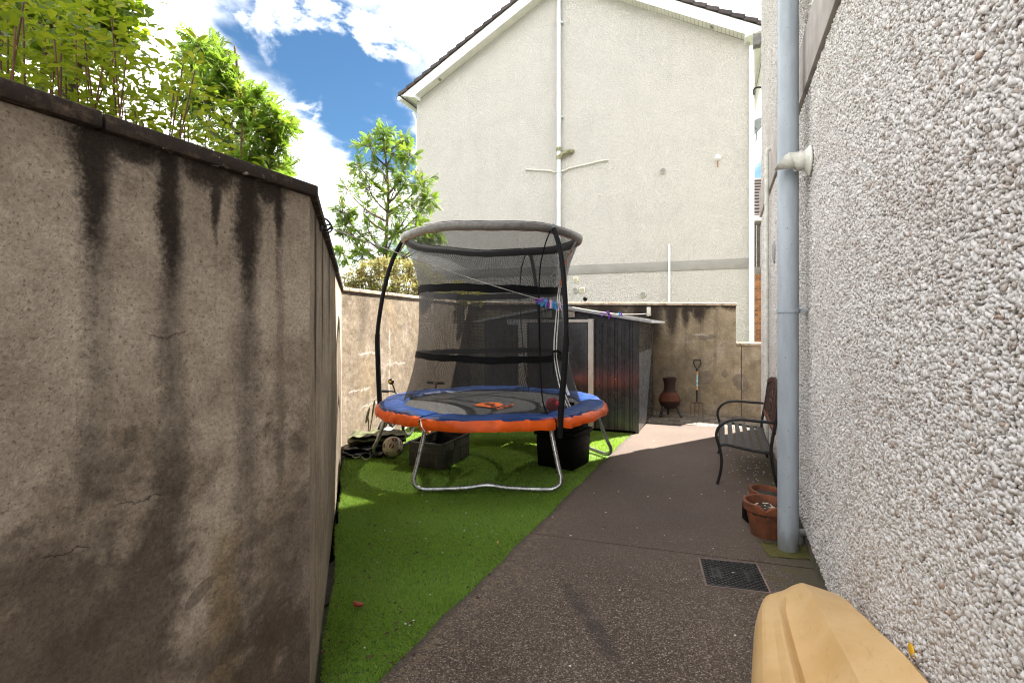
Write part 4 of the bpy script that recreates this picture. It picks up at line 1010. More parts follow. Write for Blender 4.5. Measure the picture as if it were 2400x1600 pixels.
part('grip', MB().tube([(.07, .25, .56), (.11, .18, .553)], .017, 10), m_tyre, hb, smooth=60); part('grip', MB().tube([(.07, -.25, .56), (.11, -.18, .553)], .017, 10), m_tyre, hb, smooth=60)
bl = part('bell', MB().tube([(.12, .10, .55), (.10, .115, .62), (.08, .12, .655)], .008, 6).ball((.07, .125, .675), .036, 16, 12, sc=(.7, 1.1, 1)), m_bk, bi, smooth=60)
part('bell_badge', MB().ball((.047, .127, .675), .017, 16, 8, sc=(.3, 1.25, .7)), simple('yellow badge', (.75, .42, .02), .4), bl, smooth=60)
# scooter behind the trampoline
sc_ = thing('scooter', 'kick scooter with black foam grips standing behind the trampoline', 'scooter', (-1.03, 6.95, 0), R(60))
part('handlebar', MB().tube([(0, -.13, .56), (0, .13, .56)], .011, 8), m_galv, sc_, smooth=60)
for s_ in (-1, 1): part('grip', MB().tube([(0, s_*.03, .56), (0, s_*.14, .56)], .019, 10), m_foam, sc_, smooth=60)
part('stem', MB().tube([(0, 0, .57), (.05, 0, .12)], .013, 8), simple('red stem', (.45, .03, .03), .4), sc_, smooth=60)
part('deck', MB().box(-.46, .05, -.05, .05, .06, .085), m_bk, sc_, bev=.008)
for x in (.07, -.47): part('wheel', MB().tube([(x+.035*math.cos(a), 0, .05+.035*math.sin(a)) for a in np.linspace(0, 2*math.pi, 17)[:-1]], .014, 8, closed=True), m_tyre, sc_, smooth=60)

# ------------------------------------------------------------------ chimenea, fork, bench, pots
m_terra = simple('terracotta', (.21, .062, .024), .8, .35, 9, bump=.25, bscale=70, col2=(.085, .036, .018))
def chim_mat():
    g = M('sooty terracotta'); co = g.coord(); x, y, z = g.sep(co); n = g.noise(co, 12, 5, .65)
    body_ = g.sm(z+(n-.5)*.03, .235, .25); soot = g.math('MAXIMUM', g.sm(z+(n-.5)*.04, .345, .37), g.sm(z+(n-.5)*.05, .255, .20))
    col = g.mix(g.sm(n, .3, .7), (.075, .020, .010), (.125, .036, .016)); col = g.mix(soot*.9, col, (.022, .014, .011))
    return g.done(col, .7, g.bump(n, .006, .4), .3)
ch = thing('chimenea', 'small terracotta chimenea on three splayed legs by the shed and back wall', 'chimenea', (2.31, 7.56, 0))
part('pot', MB().lathe([(.02, .115), (.07, .118), (.115, .145), (.142, .19), (.154, .232), (.160, .236), (.160, .246), (.152, .25), (.138, .30), (.115, .34), (.090, .365), (.078, .40), (.076, .46), (.082, .50), (.094, .535), (.097, .548), (.097, .565), (.086, .567), (.07, .53), (.064, .46), (.06, .40), (.03, .36)], 36, caps=False), chim_mat(), ch, smooth=45)
for a in (205, 320, 80): part('leg', MB().tube(cat_rom([pol(.09, a, .17), pol(.125, a, .12), pol(.15, a, .06), pol(.19, a, .0)], 4), [.022]*5+[.019]*4+[.017]*3+[.014], 10), m_darkmetal, ch, smooth=60)
fk = thing('garden_fork', 'garden fork with a D handle leaning on the stained back wall', 'garden fork', (2.698, 7.525, 0), RWROT-R(90))
lean = lambda z, y=0: (0, y+.165*z/.82, z)
m_ash = simple('ash shaft', (.52, .30, .12), .5, .2, 14); m_tine = simple('fork steel', (.055, .052, .05), .45, .4, 20, metal=.6, col2=(.13, .06, .03))
mb = MB()
part('socket', MB().tube([lean(.21), lean(.29), lean(.38)], [.010, .014, .0165], 12), m_bk, fk, smooth=60)
sf = part('shaft', MB().tube([lean(.38), lean(.65)], .0155, 12), m_ash, fk, smooth=60)
part('label', MB().tube([lean(.43), lean(.60)], .0158, 12), simple('teal label', (.05, .24, .27), .4, .4, 40, col2=(.55, .6, .6)), sf, smooth=60)
part('grip', MB().tube([lean(.65), lean(.69)], .018, 12).tube(cat_rom([lean(.68), tuple(Vector(lean(.72))+Vector((-.028, 0, 0))), tuple(Vector(lean(.77))+Vector((-.048, 0, 0))), tuple(Vector(lean(.815))+Vector((-.044, 0, 0)))], 4), .011, 8).tube(cat_rom([lean(.68), tuple(Vector(lean(.72))+Vector((.028, 0, 0))), tuple(Vector(lean(.77))+Vector((.048, 0, 0))), tuple(Vector(lean(.815))+Vector((.044, 0, 0)))], 4), .011, 8).tube([tuple(Vector(lean(.818))+Vector((-.05, 0, 0))), tuple(Vector(lean(.818))+Vector((.05, 0, 0)))], .014, 10), m_bk, fk, smooth=60)
part('crossbar', MB().tube([tuple(Vector(lean(.20))+Vector((x, 0, 0))) for x in (-.083, 0, .083)], .008, 8), m_tine, fk, smooth=60)
for x in (-.083, -.028, .028, .083): part('tine', MB().tube([tuple(Vector(lean(.20))+Vector((x, 0, 0))), tuple(Vector(lean(.10))+Vector((x, -.004, 0))), (x, -.01, .002)], [.0055, .005, .003], 8), m_tine, fk, smooth=60)

m_iron = simple('black iron paint', (.014, .013, .013), .42, .3, 30, spec=.4); m_slat = simple('black seat slat', (.040, .038, .038), .55, .3, 16)
m_lat = simple('rusty lattice', (.055, .017, .009), .6, .5, 24, col2=(.014, .009, .008))
be = thing('garden_bench', 'black metal garden bench with arched lattice back against the pebbledash', 'bench', RW0, RWROT)
BS0, BS1 = 4.52, 5.63
for s in (BS0, BS1):
    P = cat_rom([(s, .515, 0), (s, .488, .11), (s, .482, .22), (s, .502, .325), (s, .522, .41), (s, .50, .485), (s, .435, .538), (s, .34, .557), (s, .22, .553), (s, .085, .55)], 6)
    sf_ = part('side_frame', MB().tube(P, .0125, 10), m_iron, be, smooth=60)
    part('rear_leg', MB().tube(cat_rom([(s, .050, 0), (s, .082, .13), (s, .105, .30), (s, .092, .43), (s, .068, .56), (s, .040, .77)], 6), .013, 10), m_iron, be, smooth=60)
    part('seat_rail', MB().tube(cat_rom([(s, .500, .325), (s, .45, .338), (s, .38, .328), (s, .28, .310), (s, .18, .300), (s, .105, .300)], 5), .0115, 8), m_iron, be, smooth=60)
zq = lambda q: float(np.interp(q, [.105, .18, .28, .38, .45, .5], [.300, .300, .310, .328, .338, .325]))
for i in range(6):
    q = .475-i*.068; part('slat', MB().loft([[(s, q-.021, zq(q-.021)+.010), (s, q+.021, zq(q+.021)+.010), (s, q+.021, zq(q+.021)+.014), (s, q-.021, zq(q-.021)+.014)] for s in (BS0-.005, BS1+.005)]), m_slat, be)
part('front_rail', MB().tube([(BS0, .500, .325), (BS1, .500, .325)], .011, 8), m_iron, be); part('back_rail', MB().tube([(BS0, .105, .300), (BS1, .105, .300)], .011, 8), m_iron, be)
Lb = BS1-BS0; qb = lambda z: .04+(.77-z)*.125
arch = [(BS0+Lb*t, qb(.77+.075*math.sin(math.pi*t)), .77+.075*math.sin(math.pi*t)) for t in np.linspace(0, 1, 19)]
bp = part('back_frame', MB().loft([[(x, y-.012, z-.02), (x, y+.012, z-.02), (x, y+.012, z+.02), (x, y-.012, z+.02)] for x, y, z in arch]).tube([(BS0, qb(.46), .46), (BS1, qb(.46), .46)], .012, 8), m_lat, be, smooth=50)
lat = MB()
def bp_pt(s, z): return (s, qb(z), z)
ztop_b = lambda s: .75+.075*math.sin(math.pi*(s-BS0)/Lb)
for i in range(15):
    s = BS0+Lb*(i+.5)/15
    for z in np.arange(.495, ztop_b(s)-.02, .062):
        r_ = .030; zz0 = z+(.031 if i % 2 else 0)
        if zz0 < ztop_b(s)-.02: lat.tube([bp_pt(s+r_*math.cos(a)*1.1, zz0+r_*math.sin(a)) for a in np.linspace(0, 2*math.pi, 11)[:-1]], .006, 5, closed=True)
    lat.tube([bp_pt(s, .46), bp_pt(s, ztop_b(s))], .005, 5)
cs_ = BS0+Lb/2
for k in range(8):
    a = k*math.pi/4; lat.ball(bp_pt(cs_+.075*math.cos(a), .635+.075*math.sin(a)), .038, 8, 6, sc=(1, .35, 1))
lat.ball(bp_pt(cs_, .635), .04, 10, 8, sc=(1, .5, 1))
part('lattice', lat, m_lat, bp, smooth=60)
part('lower_rail', MB().box(BS0+.03, BS1-.03, qb(.46)-.012, qb(.46)+.012, .475, .497), m_terra, bp)

def pot_mesh(rb, rt, h, broken=False):
    pr = [(.02, 0), (rb, 0), (rb+(rt-rb)*.72, h*.74), (rt+.006, h*.75), (rt+.010, h*.985), (rt+.004, h), (rt-.008, h), (rt-.014, h*.96), (rb+(rt-rb)*.72-.014, h*.7), (rb-.012, .03), (.02, .03)]
    mb = MB().lathe(pr, 40)
    if broken:
        out = []
        for x, y, z in mb.v:
            a = math.degrees(math.atan2(y, x)); d = abs((a+118+180) % 360-180)
            if z > h*.9 and d < 16: z -= (1-d/16)*.032
            out.append((x, y, z))
        mb.v = out
    return mb
pt = thing('plant_pot', 'terracotta plant pot with a chipped rim and bare soil beside the fat drainpipe', 'plant pot', (1.645, 3.335, 0))
part('pot', pot_mesh(.092, .130, .215, True), m_terra, pt, smooth=40)
part('compost', lump(0, 0, .108, .108, .025, 0, 5, z0=.145), m_soil, pt)
m_scr = simple('pale scraps', (.52, .34, .20), .7, .3, 50, col2=(.6, .58, .52))
for k in range(7):
    a, r_ = random.uniform(0, 6.28), random.uniform(.02, .085); p = Vector((r_*math.cos(a), r_*math.sin(a), .172)); d_ = Vector((random.uniform(-1, 1), random.uniform(-1, 1), .3)).normalized()*.022
    part('plant_scrap', MB().tube([p-d_, p+d_], .004, 6), m_scr, pt)
p2 = thing('plant_pot', 'low terracotta pot tilted behind the chipped pot, partly hidden by the drainpipe', 'plant pot', (1.815, 3.66, .018))
p2.rotation_euler = (R(3), R(7), 0)
part('pot', pot_mesh(.10, .135, .155), m_terra, p2, smooth=40)
part('compost', lump(0, 0, .115, .115, .02, 0, 6, z0=.11), m_soil, p2)
part('wire_loop', MB().tube(cat_rom([(.0, -.13, .13), (.002, -.135, .17), (.02, -.13, .178), (.035, -.125, .165), (.036, -.12, .13)], 4), .003, 6), m_darkmetal, p2)
single('saucer', MB().box(-.04, .06, -.04, .06, .0, .12), m_box, 'black square planter just behind the chipped terracotta pot', 'planter', bev=.01).location = (1.645, 3.545, 0)
wd = thing('weed', 'small green weed sprouting under the chipped terracotta pot', 'weed', (1.58, 3.18, 0), world=True)
mb = MB()
m_weed = simple('weed leaf', (.09, .15, .02), .6, .3, 30, col2=(.10, .05, .02))
for k in range(17):
    p = Vector((1.53+.011*k+random.uniform(-.01, .01), 3.195-.003*k+random.uniform(-.012, .012), .004)); a = random.uniform(2.6, 6.6); l = random.uniform(.018, .032)
    t_ = p+Vector((math.cos(a)*l, math.sin(a)*l, random.uniform(.006, .02))); s_ = Vector((-math.sin(a), math.cos(a), 0))*l*.35; m_ = (p+t_)/2+Vector((0, 0, .006))
    mb.add([p, m_+s_, t_, m_-s_, m_], [(0, 1, 4), (1, 2, 4), (2, 3, 4), (3, 0, 4)])
part('leaf', mb, m_weed, wd)
# moss cushion at the foot of the pipe
single('moss', lump(1.66, 3.08, .15, .10, .008, R(-10), 12, fold=.12, z0=.0005), simple('moss', (.075, .085, .02), .95, .5, 30, bump=.6, bscale=120, col2=(.10, .07, .02)), 'mossy patch around the foot of the fat drainpipe', 'moss', smooth=60)['kind'] = 'stuff'

# manhole cover
mh = thing('manhole_cover', 'black square drain cover with chequer tread set in the path', 'drain cover', (1.195, 2.795, 0), math.atan2(-.081, .284)+R(2))
m_cast = simple('black cast cover', (.016, .0155, .016), .5, .4, 12, bump=.2, bscale=150, col2=(.028, .026, .025))
part('frame', MB().box(-.158, -.149, -.166, .166, .0, .004).box(.149, .158, -.166, .166, .0, .004).box(-.149, .149, -.166, -.158, .0, .004).box(-.149, .149, .158, .166, 0, .004), simple('pinkish frame', (.22, .155, .13), .7), mh)
pl = part('plate', MB().box(-.147, .147, -.156, .156, .0005, .006), m_cast, mh, bev=.001)
tread = MB()
for i in range(-16, 17):
    for j in range(-16, 17):
        x, y = (i+j)*.0170, (i-j)*.0137
        if abs(x) > .137 or abs(y) > .146: continue
        if abs(abs(x)-.092) < .025 and abs(y) < .062: continue
        tread.add([(x-.0125, y, .006), (x, y-.0100, .006), (x+.0125, y, .006), (x, y+.0100, .006), (x-.0095, y, .0108), (x, y-.0074, .0108), (x+.0095, y, .0108), (x, y+.0074, .0108)], [(4, 5, 6, 7), (0, 1, 5, 4), (1, 2, 6, 5), (2, 3, 7, 6), (3, 0, 4, 7)])
part('tread', tread, m_cast, pl, kind='stuff')
for sx_ in (-1, 1):
    P = [(sx_*.092+.017*math.cos(a), (.034 if math.sin(a) > 0 else -.034)+.017*math.sin(a), .0068) for a in np.linspace(.001, 2*math.pi+.001, 25)[:-1]]
    part('nameplate', MB().tube(P, .0018, 5, closed=True), m_cast, pl)
    mb = MB()
    for i in range(6):
        y = -.032+i*.0125; mb.box(sx_*.092-.008, sx_*.092+.008, y, y+.0022, .006, .0078).box(sx_*.092-.008, sx_*.092-.0055, y, y+.008, .006, .0078)
        if i % 2: mb.box(sx_*.092+.0055, sx_*.092+.008, y, y+.008, .006, .0078)
    part('lettering', mb, m_cast, pl)
part('keyhole', MB().lathe([(.009, .0062), (.009, .0072)], 14, (0.0, .01, 0)), simple('key slot', (.004, .004, .004), .6), pl)
part('petal', MB().ball((.004, .003, .009), .007, 8, 5, sc=(1.2, .6, .4)), simple('white petal', (.8, .79, .75), .6), pl)

# ------------------------------------------------------------------ upturned kayak against the wall
def kayak_mat():
    g = M('faded yellow polythene'); co = g.coord(); x, y, z = g.sep(co); n = g.noise(co, 4, 5, .6); sc2 = g.noise(g.map(co, scale=(3, 26, 26), rot=(0, 0, .2)), 2.0, 5, .7)
    col = g.mix(g.sm(n, .3, .72), (.60, .37, .145), (.70, .47, .225))
    col = g.mix(g.sm(g.noise(g.map(co, loc=(2, 2, 2)), 2.6, 4, .6), .52, .72)*.5, col, (.68, .49, .27))
    col = g.mix(g.sm(y+z*.2, .06, .02)*.65, col, (.52, .22, .085))
    col = g.mix(g.sm(sc2, .58, .70)*.45, col, (.44, .27, .10)); col = g.mix(g.sm(g.noise(co, 11, 6, .7), .5, .75)*.3, col, (.52, .35, .16))
    col = g.mix(g.sm(g.noise(co, 60, 2), .73, .76)*.6, col, (.30, .19, .07))
    return g.done(col, .42, g.bump(n*.6+sc2*.2, .006, .25), .4)
m_kayak = kayak_mat()
SEC = {
 .20: [(.03, .12), (.01, .45), (.012, .66), (.05, .70), (.10, .655), (.16, .60), (.21, .56), (.255, .53), (.285, .55), (.325, .525), (.405, .455), (.445, .37), (.46, .14)],
 .90: [(0.03, 0.11), (0.012, 0.42), (0.013, 0.595), (0.05, 0.63), (0.1, 0.585), (0.16, 0.552), (0.21, 0.484), (0.264, 0.454), (0.298, 0.488), (0.332, 0.46), (0.395, 0.42), (0.43, 0.34), (0.44, 0.13)],
 1.35: [(0.03, 0.1), (0.015, 0.35), (0.016, 0.505), (0.05, 0.532), (0.1, 0.497), (0.163, 0.472), (0.21, 0.408), (0.262, 0.379), (0.293, 0.412), (0.324, 0.386), (0.375, 0.362), (0.405, 0.3), (0.41, 0.12)],
 1.75: [(0.03, 0.08), (0.018, 0.28), (0.022, 0.405), (0.055, 0.428), (0.11, 0.415), (0.17, 0.416), (0.215, 0.356), (0.262, 0.331), (0.288, 0.356), (0.314, 0.336), (0.352, 0.328), (0.378, 0.27), (0.385, 0.1)],
 1.95: [(0.04, 0.08), (0.022, 0.25), (0.027, 0.345), (0.058, 0.372), (0.115, 0.372), (0.175, 0.38), (0.213, 0.328), (0.257, 0.302), (0.28, 0.316), (0.302, 0.304), (0.338, 0.303), (0.362, 0.24), (0.37, 0.09)],
 2.10: [(.05, .08), (.030, .22), (.036, .295), (.062, .326), (.12, .337), (.178, .346), (.21, .319), (.237, .300), (.252, .292), (.274, .286), (.316, .275), (.340, .215), (.345, .08)],
 2.20: [(.07, .09), (.055, .18), (.062, .24), (.082, .27), (.13, .292), (.180, .302), (.207, .288), (.231, .268), (.245, .258), (.265, .248), (.296, .232), (.316, .18), (.32, .09)],
 2.245: [(.11, .11), (.10, .16), (.105, .19), (.12, .215), (.145, .232), (.183, .240), (.205, .230), (.222, .215), (.235, .206), (.25, .198), (.268, .183), (.28, .15), (.28, .11)]}
ky = thing('kayak', 'faded yellow kayak turned hull up against the pebbledash in the foreground', 'kayak', RW0, RWROT)
ks_ = sorted(SEC); rings = []
def sec(s):
    i = max(0, min(len(ks_)-2, next((k for k in range(len(ks_)-1) if s <= ks_[k+1]), len(ks_)-2))); t = (s-ks_[i])/(ks_[i+1]-ks_[i])
    g_ = lambda j: np.array(SEC[ks_[max(0, min(len(ks_)-1, j))]])
    a, b, c, d = g_(i-1), g_(i), g_(i+1), g_(i+2); m1 = (c-a)*.5; m2 = (d-b)*.5
    if i == 0: m1 = c-b
    return (2*t**3-3*t*t+1)*b+(t**3-2*t*t+t)*m1*.8+(-2*t**3+3*t*t)*c+(t**3-t*t)*m2*.8
for s in list(np.linspace(.2, 1.95, 30))+list(np.linspace(2.0, 2.245, 12)):
    P = sec(s); fine = []
    for k in range(len(P)-1):
        nx = 3
        for q in range(nx): fine.append(P[k]*(1-q/nx)+P[k+1]*(q/nx))
    fine.append(P[-1]); F_ = np.array(fine)
    # soften everything but the keel and the chine
    hard = {5*3, 7*3, 9*3, 3*3}
    G_ = F_.copy()
    for it in range(2):
        for k in range(1, len(F_)-1):
            if k in hard: continue
            G_[k] = .25*F_[k-1]+.5*F_[k]+.25*F_[k+1]
        F_ = G_.copy()
    rings.append([(s, q, z) for q, z in F_]+[(s, (P[-1][0]+P[0][0])/2, .05)])
part('hull', MB().loft(rings), m_kayak, ky, smooth=15)
part('deck_handle', MB().ball((1.485, .006, .487), .022, 16, 10, sc=(1.2, .25, .8)), simple('bright yellow plastic', (.75, .42, .02), .4), ky, smooth=60)

# ------------------------------------------------------------------ clothes line with pegs
hook = thing('line_hook', 'rusty iron hook and ring under the coping holding the clothes line', 'hook', (-.84, 2.26, 1.79))
part('plate', MB().box(-.02, .012, -.02, .02, -.025, .02), m_darkmetal, hook, bev=.004)
part('ring', MB().tube([(.03+.018*math.cos(a), .012+.01*math.sin(a), -.012+.02*math.sin(a)) for a in np.linspace(0, 6.28, 15)[:-1]], .004, 6, closed=True).tube(cat_rom([(0, 0, -.02), (.03, 0, -.02), (.045, .01, .0), (.02, .0, .03), (0, 0, .02)], 4), .005, 6), m_darkmetal, hook, smooth=60)
LA, LB = Vector((-.812, 2.28, 1.785)), Vector((2.10, 7.97, 1.515))
def line_pt(f): p = LA.lerp(LB, f); return p-Vector((0, 0, .135*4*f*(1-f)))
single('clothes_line', MB().tube([line_pt(f) for f in np.linspace(0, 1, 60)], .0028, 6), simple('line cord', (.62, .60, .56), .7), 'pale clothes line stretched across the yard from the wall hook to the cream reel', 'clothes line', smooth=60)
reel = thing('line_reel', 'cream clothes line reel fixed to the back wall above the shed roof', 'reel', (2.125, 8.0, 1.53), RWROT-R(90))
part('case', MB().box(-.032, .032, -.035, .02, -.055, .085), m_cream, reel, bev=.014); part('nozzle', MB().tube([(0, -.03, -.045), (0, -.055, -.05)], .012, 8), m_oldwhite, reel, smooth=60)
def f_of(u):
    lo, hi = 0.0, 1.0
    for _ in range(40):
        m_ = (lo+hi)/2; p = line_pt(m_)
        if CU+F*p.x/p.y < u: lo = m_
        else: hi = m_
    return lo
PEG = {'purple': simple('purple plastic', (.20, .03, .42), .4, .1), 'blue': simple('blue plastic', (.012, .26, .62), .4, .1), 'pink': simple('lilac plastic', (.62, .40, .58), .4, .1)}
def peg_mesh():
    def leg(sg): return [[(sg*x-w_/2, -.0045, z), (sg*x+w_/2, -.0045, z), (sg*x+w_/2, .0045, z), (sg*x-w_/2, .0045, z)] for x, z, w_ in ((.0035, .018, .006), (.006, .006, .008), (.0045, -.012, .008), (.009, -.030, .009), (.017, -.056, .006))]
    return leg(-1), leg(1)
legA, legB = peg_mesh(); mA = MB().loft(legA).mesh('peg_half', 40); mBm = MB().loft(legB).mesh('peg_half', 40)
mS = MB().tube([(-.009, 0, -.010), (0, .006, -.004), (.009, 0, -.010)], .0016, 5).mesh('spring')
pegs = [(1269, 'purple', (0, 82, 20), 'purple peg lying sideways, first on the clothes line from the left', 1.15), (1272, 'blue', (0, 35, 30), 'blue peg hanging under the sideways purple peg', 1), (1279, 'blue', (0, 18, 10), 'blue peg between the first two purple pegs', 1), (1284, 'purple', (0, 5, 40), 'purple peg hanging between a blue and a lilac peg', 1), (1291, 'pink', (0, -4, 60), 'lilac peg between a purple and a blue peg', 1),
        (1297, 'blue', (0, 3, 50), 'blue peg just right of the narrow lilac peg', 1), (1303, 'blue', (0, -6, 55), 'blue peg just left of the wide lilac peg', 1), (1312, 'pink', (0, 2, 0), 'wide open lilac peg left of the trampoline pole', 1.1), (1328, 'blue', (0, 84, 10), 'blue peg lying sideways in front of the trampoline pole', 1.15),
        (1421, 'purple', (0, 70, 0), 'purple peg lying sideways beyond the pole, over the shed roof', 1.35), (1426, 'purple', (0, -25, 10), 'purple peg hanging next to the sideways one over the shed roof', 1.35), (1451, 'blue', (0, 8, 30), 'blue peg above the shed corner, last but one on the line', 1.3), (1455, 'purple', (0, -22, 20), 'purple peg last on the clothes line before the reel', 1.3)]
for u, c_, ro_, lb, k_ in pegs:
    p = line_pt(f_of(u)); p_ = thing('clothes_peg', lb, 'clothes peg', p, 0, 'pegs on the clothes line')
    p_.rotation_euler = [R(a) for a in ro_]; p_.scale = [k_]*3
    for m_ in (mA, mBm):
        o = put('peg_half', m_, PEG[c_], p_); o.material_slots[0].link = 'OBJECT'; o.material_slots[0].material = PEG[c_]
    put('spring', mS, m_galv, p_)
single('ball_finial', MB().ball((1.21, 8.52, 1.765), .038, 18, 12), m_box, 'small black ball resting on top of the back wall', 'ball', smooth=80)

# ------------------------------------------------------------------ litter
single('peel', MB().ball(tuple(gp(840, 1416, .005)), .016, 12, 8, sc=(1.6, .8, .6)).ball(tuple(gp(834, 1412, .008)), .011, 10, 6, sc=(1.3, 1, .7)), simple('red scrap', (.36, .055, .03), .5), 'small red scrap lying on the near turf', 'scrap', smooth=60)
single('cigarette_end', MB().tube([gp(1166, 1273, .006), gp(1167, 1268, .012)], .004, 8), simple('filter paper', (.72, .42, .20), .7), 'orange cigarette end on the turf near the path', 'cigarette end', smooth=60)
single('twig', MB().tube([Vector((-1.20, .55, .78))+Vector(p)*1.0 for p in ((0, 0, 0), (.004, .01, -.008), (.006, .02, -.018))], .0018, 5), m_rust, 'tiny rust brown twig stuck on the near wall', 'twig')
single('pipe_stub', MB().tube(cat_rom([(-1.195, 3.52, .0), (-1.19, 3.50, .06), (-1.178, 3.48, .085)], 4), .010, 10), m_box, 'short black pipe stub at the foot of the second wall', 'pipe', smooth=60)
pet = MB(); lf = MB()
def petal(x, y, r_, z=.003): a = random.uniform(0, 6.28); pet.ball((x, y, z), r_, 6, 4, sc=(1, random.uniform(.5, .9), .35))
for k in range(75):
    s = random.gauss(4.9, .55); q = abs(random.gauss(.16, .12))+.03
    p = rw(min(6.6, max(3.7, s)), q); petal(p.x, p.y, random.uniform(.004, .008))
for k in range(38):
    y = random.uniform(1.9, 6.2); x = random.uniform(gl(y)+.03, RW0.x+.408*y-.1); petal(x, y, random.uniform(.003, .007))
for k in range(26):
    y = random.uniform(2.0, 4.4); x = random.uniform(max(-.2-.301*y+.1, gl(y)-1.2), gl(y)-.03); petal(x, y, random.uniform(.004, .007), .016)
o = part('petals', pet, simple('petal', (.80, .78, .72), .6), None); o['kind'] = 'stuff'
for k in range(170):
    y = random.uniform(1.9, 5.4); x = random.uniform(max(-.162-.301*y+.02, -1.6), gl(y)+(.05 if k % 4 else .5)); r_ = random.uniform(.006, .016); a = random.uniform(0, 6.28); z = .012 if x < gl(y) else .002
    p = Vector((x, y, z)); u_ = Vector((math.cos(a), math.sin(a), random.uniform(-.2, .4)))*r_; v_ = Vector((-math.sin(a), math.cos(a), random.uniform(-.3, .5)))*r_*.55
    lf.add([p-u_, p+v_+Vector((0, 0, .004)), p+u_, p-v_+Vector((0, 0, .003))], [(0, 1, 2), (0, 2, 3)])
o = part('fallen_leaves', lf, simple('dry leaf', (.085, .045, .022), .85, .5, 50), None); o['kind'] = 'stuff'
# ------------------------------------------------------------------ artificial grass
def grass():
    P = []
    for y0, y1, dens in ((-1.2, 1.2, 4000), (1.2, 2.7, 62000), (2.7, 4.2, 46000), (4.2, 8.0, 21000)):
        n = int(dens*(y1-y0)*3.4); x = rng.uniform(-2.0, 1.6, n); y = rng.uniform(y0, y1, n)
        edge = -1.396+.45*y+.010*np.sin(9*y)+rng.uniform(-.014, .006, n)+.012*np.maximum(0, np.sin(3.1*y+1)*np.sin(7.7*y))
        ok = (x < edge) & (x > np.where(y < 1.8, -1.42+.406*y, -.162-.301*y)+.028+.012*np.sin(5*y)) & ((y < 5.44) | (x > -3.323+.28*y+.02))
        s = (x-RW0.x)*WX+y*WY; q = -(x-RW0.x)*WY+y*WX
        ok &= ~((s > 6.30) & (q > 1.40) & (q < 3.6)) & ~((s > 6.3) & (q < 1.45))
        # a few open seams of the laid roll
        ok &= ~((np.abs(y-(2.03+.10*(x+.6))) < .006) & (x < -.55) & (x > -.95))
        P.append(np.stack([x[ok], y[ok]], 1))
    P = np.concatenate(P); n = len(P); a = rng.uniform(0, 6.283, n); h = rng.uniform(.009, .019, n); ln = rng.normal(0, .011, (n, 2)); wd = rng.uniform(.0011, .0020, n)*(1+.25*np.clip(P[:, 1]-3, 0, 4))
    b = np.stack([np.cos(a)*wd, np.sin(a)*wd, np.zeros(n)], 1); base = np.concatenate([P, np.full((n, 1), -.014)], 1)
    tip = base+np.concatenate([ln+.006*np.stack([np.sin(P[:, 0]*9+P[:, 1]*4), np.cos(P[:, 1]*7)], 1), h[:, None]], 1)
    Vt = np.stack([base-b, base+b, tip], 1).reshape(-1, 3); Fc = np.arange(3*n).reshape(-1, 3)
    return fast_mesh('artificial_grass', Vt, Fc, np.repeat(rng.uniform(0, 1, n), 3))
def leaf_mat(name, stops, trans=.45, tcol=(.30, .42, .03), rough=.45):
    g = M(name); r = g.attr('rnd'); col = g.ramp(r, stops)
    g.done(col, rough, None, .4)
    t = g.node('ShaderNodeBsdfTranslucent'); g.put(t.inputs[0], g.mix(.65, col, tcol)); mx = g.node('ShaderNodeMixShader'); mx.inputs[0].default_value = trans
    g.t.links.new(g.b.outputs[0], mx.inputs[1]); g.t.links.new(t.outputs[0], mx.inputs[2]); g.t.links.new(mx.outputs[0], g.o.inputs[0]); return g.m
m_grass = leaf_mat('plastic grass', [(0, (.14, .27, .03)), (.5, (.21, .38, .05)), (.85, (.31, .48, .085)), (.96, (.38, .44, .12)), (1, (.32, .28, .12))], .4, (.42, .60, .04), .5)
o = put('artificial_grass', grass(), m_grass); o['kind'] = 'stuff'

# ------------------------------------------------------------------ leaves
TL = np.array([(0, 0, 0), (.35, 0, -.03), (.70, 0, -.05), (1, 0, -.13), (.28, .20, .05), (.66, .17, .02), (.28, -.20, .05), (.66, -.17, .02)])
TF = np.array([(0, 1, 4), (4, 1, 5), (1, 2, 5), (2, 3, 5), (0, 6, 1), (6, 7, 1), (1, 7, 2), (2, 7, 3)])
def pinnate(pairs=6, ll=.33, lw=.078, droop=.25):
    vs, fs = [], []
    def leaflet(x, z, ang, l):
        o = len(vs); c, s = math.cos(ang), math.sin(ang)
        for a, b, dz in ((0, 0, 0), (.45, lw/ll, .02), (1, 0, -.05), (.45, -lw/ll, .02)): vs.append((x+(a*c-b*s)*l, (a*s+b*c)*l, z+dz*l*2-a*l*.25))
        fs.append((o, o+1, o+2, o+3))
    for i in range(pairs):
        t = .22+.72*i/(pairs-1); z = -droop*t*t; l = ll*(1-.25*abs(t-.55))
        leaflet(t, z, R(62-10*t), l); leaflet(t, z, R(-62+10*t), l)
    leaflet(.97, -droop*.95, 0, ll)
    o = len(vs); vs.extend([(0, -.006, 0), (0, .006, 0), (1, .005, -droop), (1, -.005, -droop)]); fs.append((o, o+1, o+2, o+3))
    return np.array(vs), np.array(fs)
PV, PF = pinnate()
PV2, PF2 = pinnate(5, .26, .105, .15)
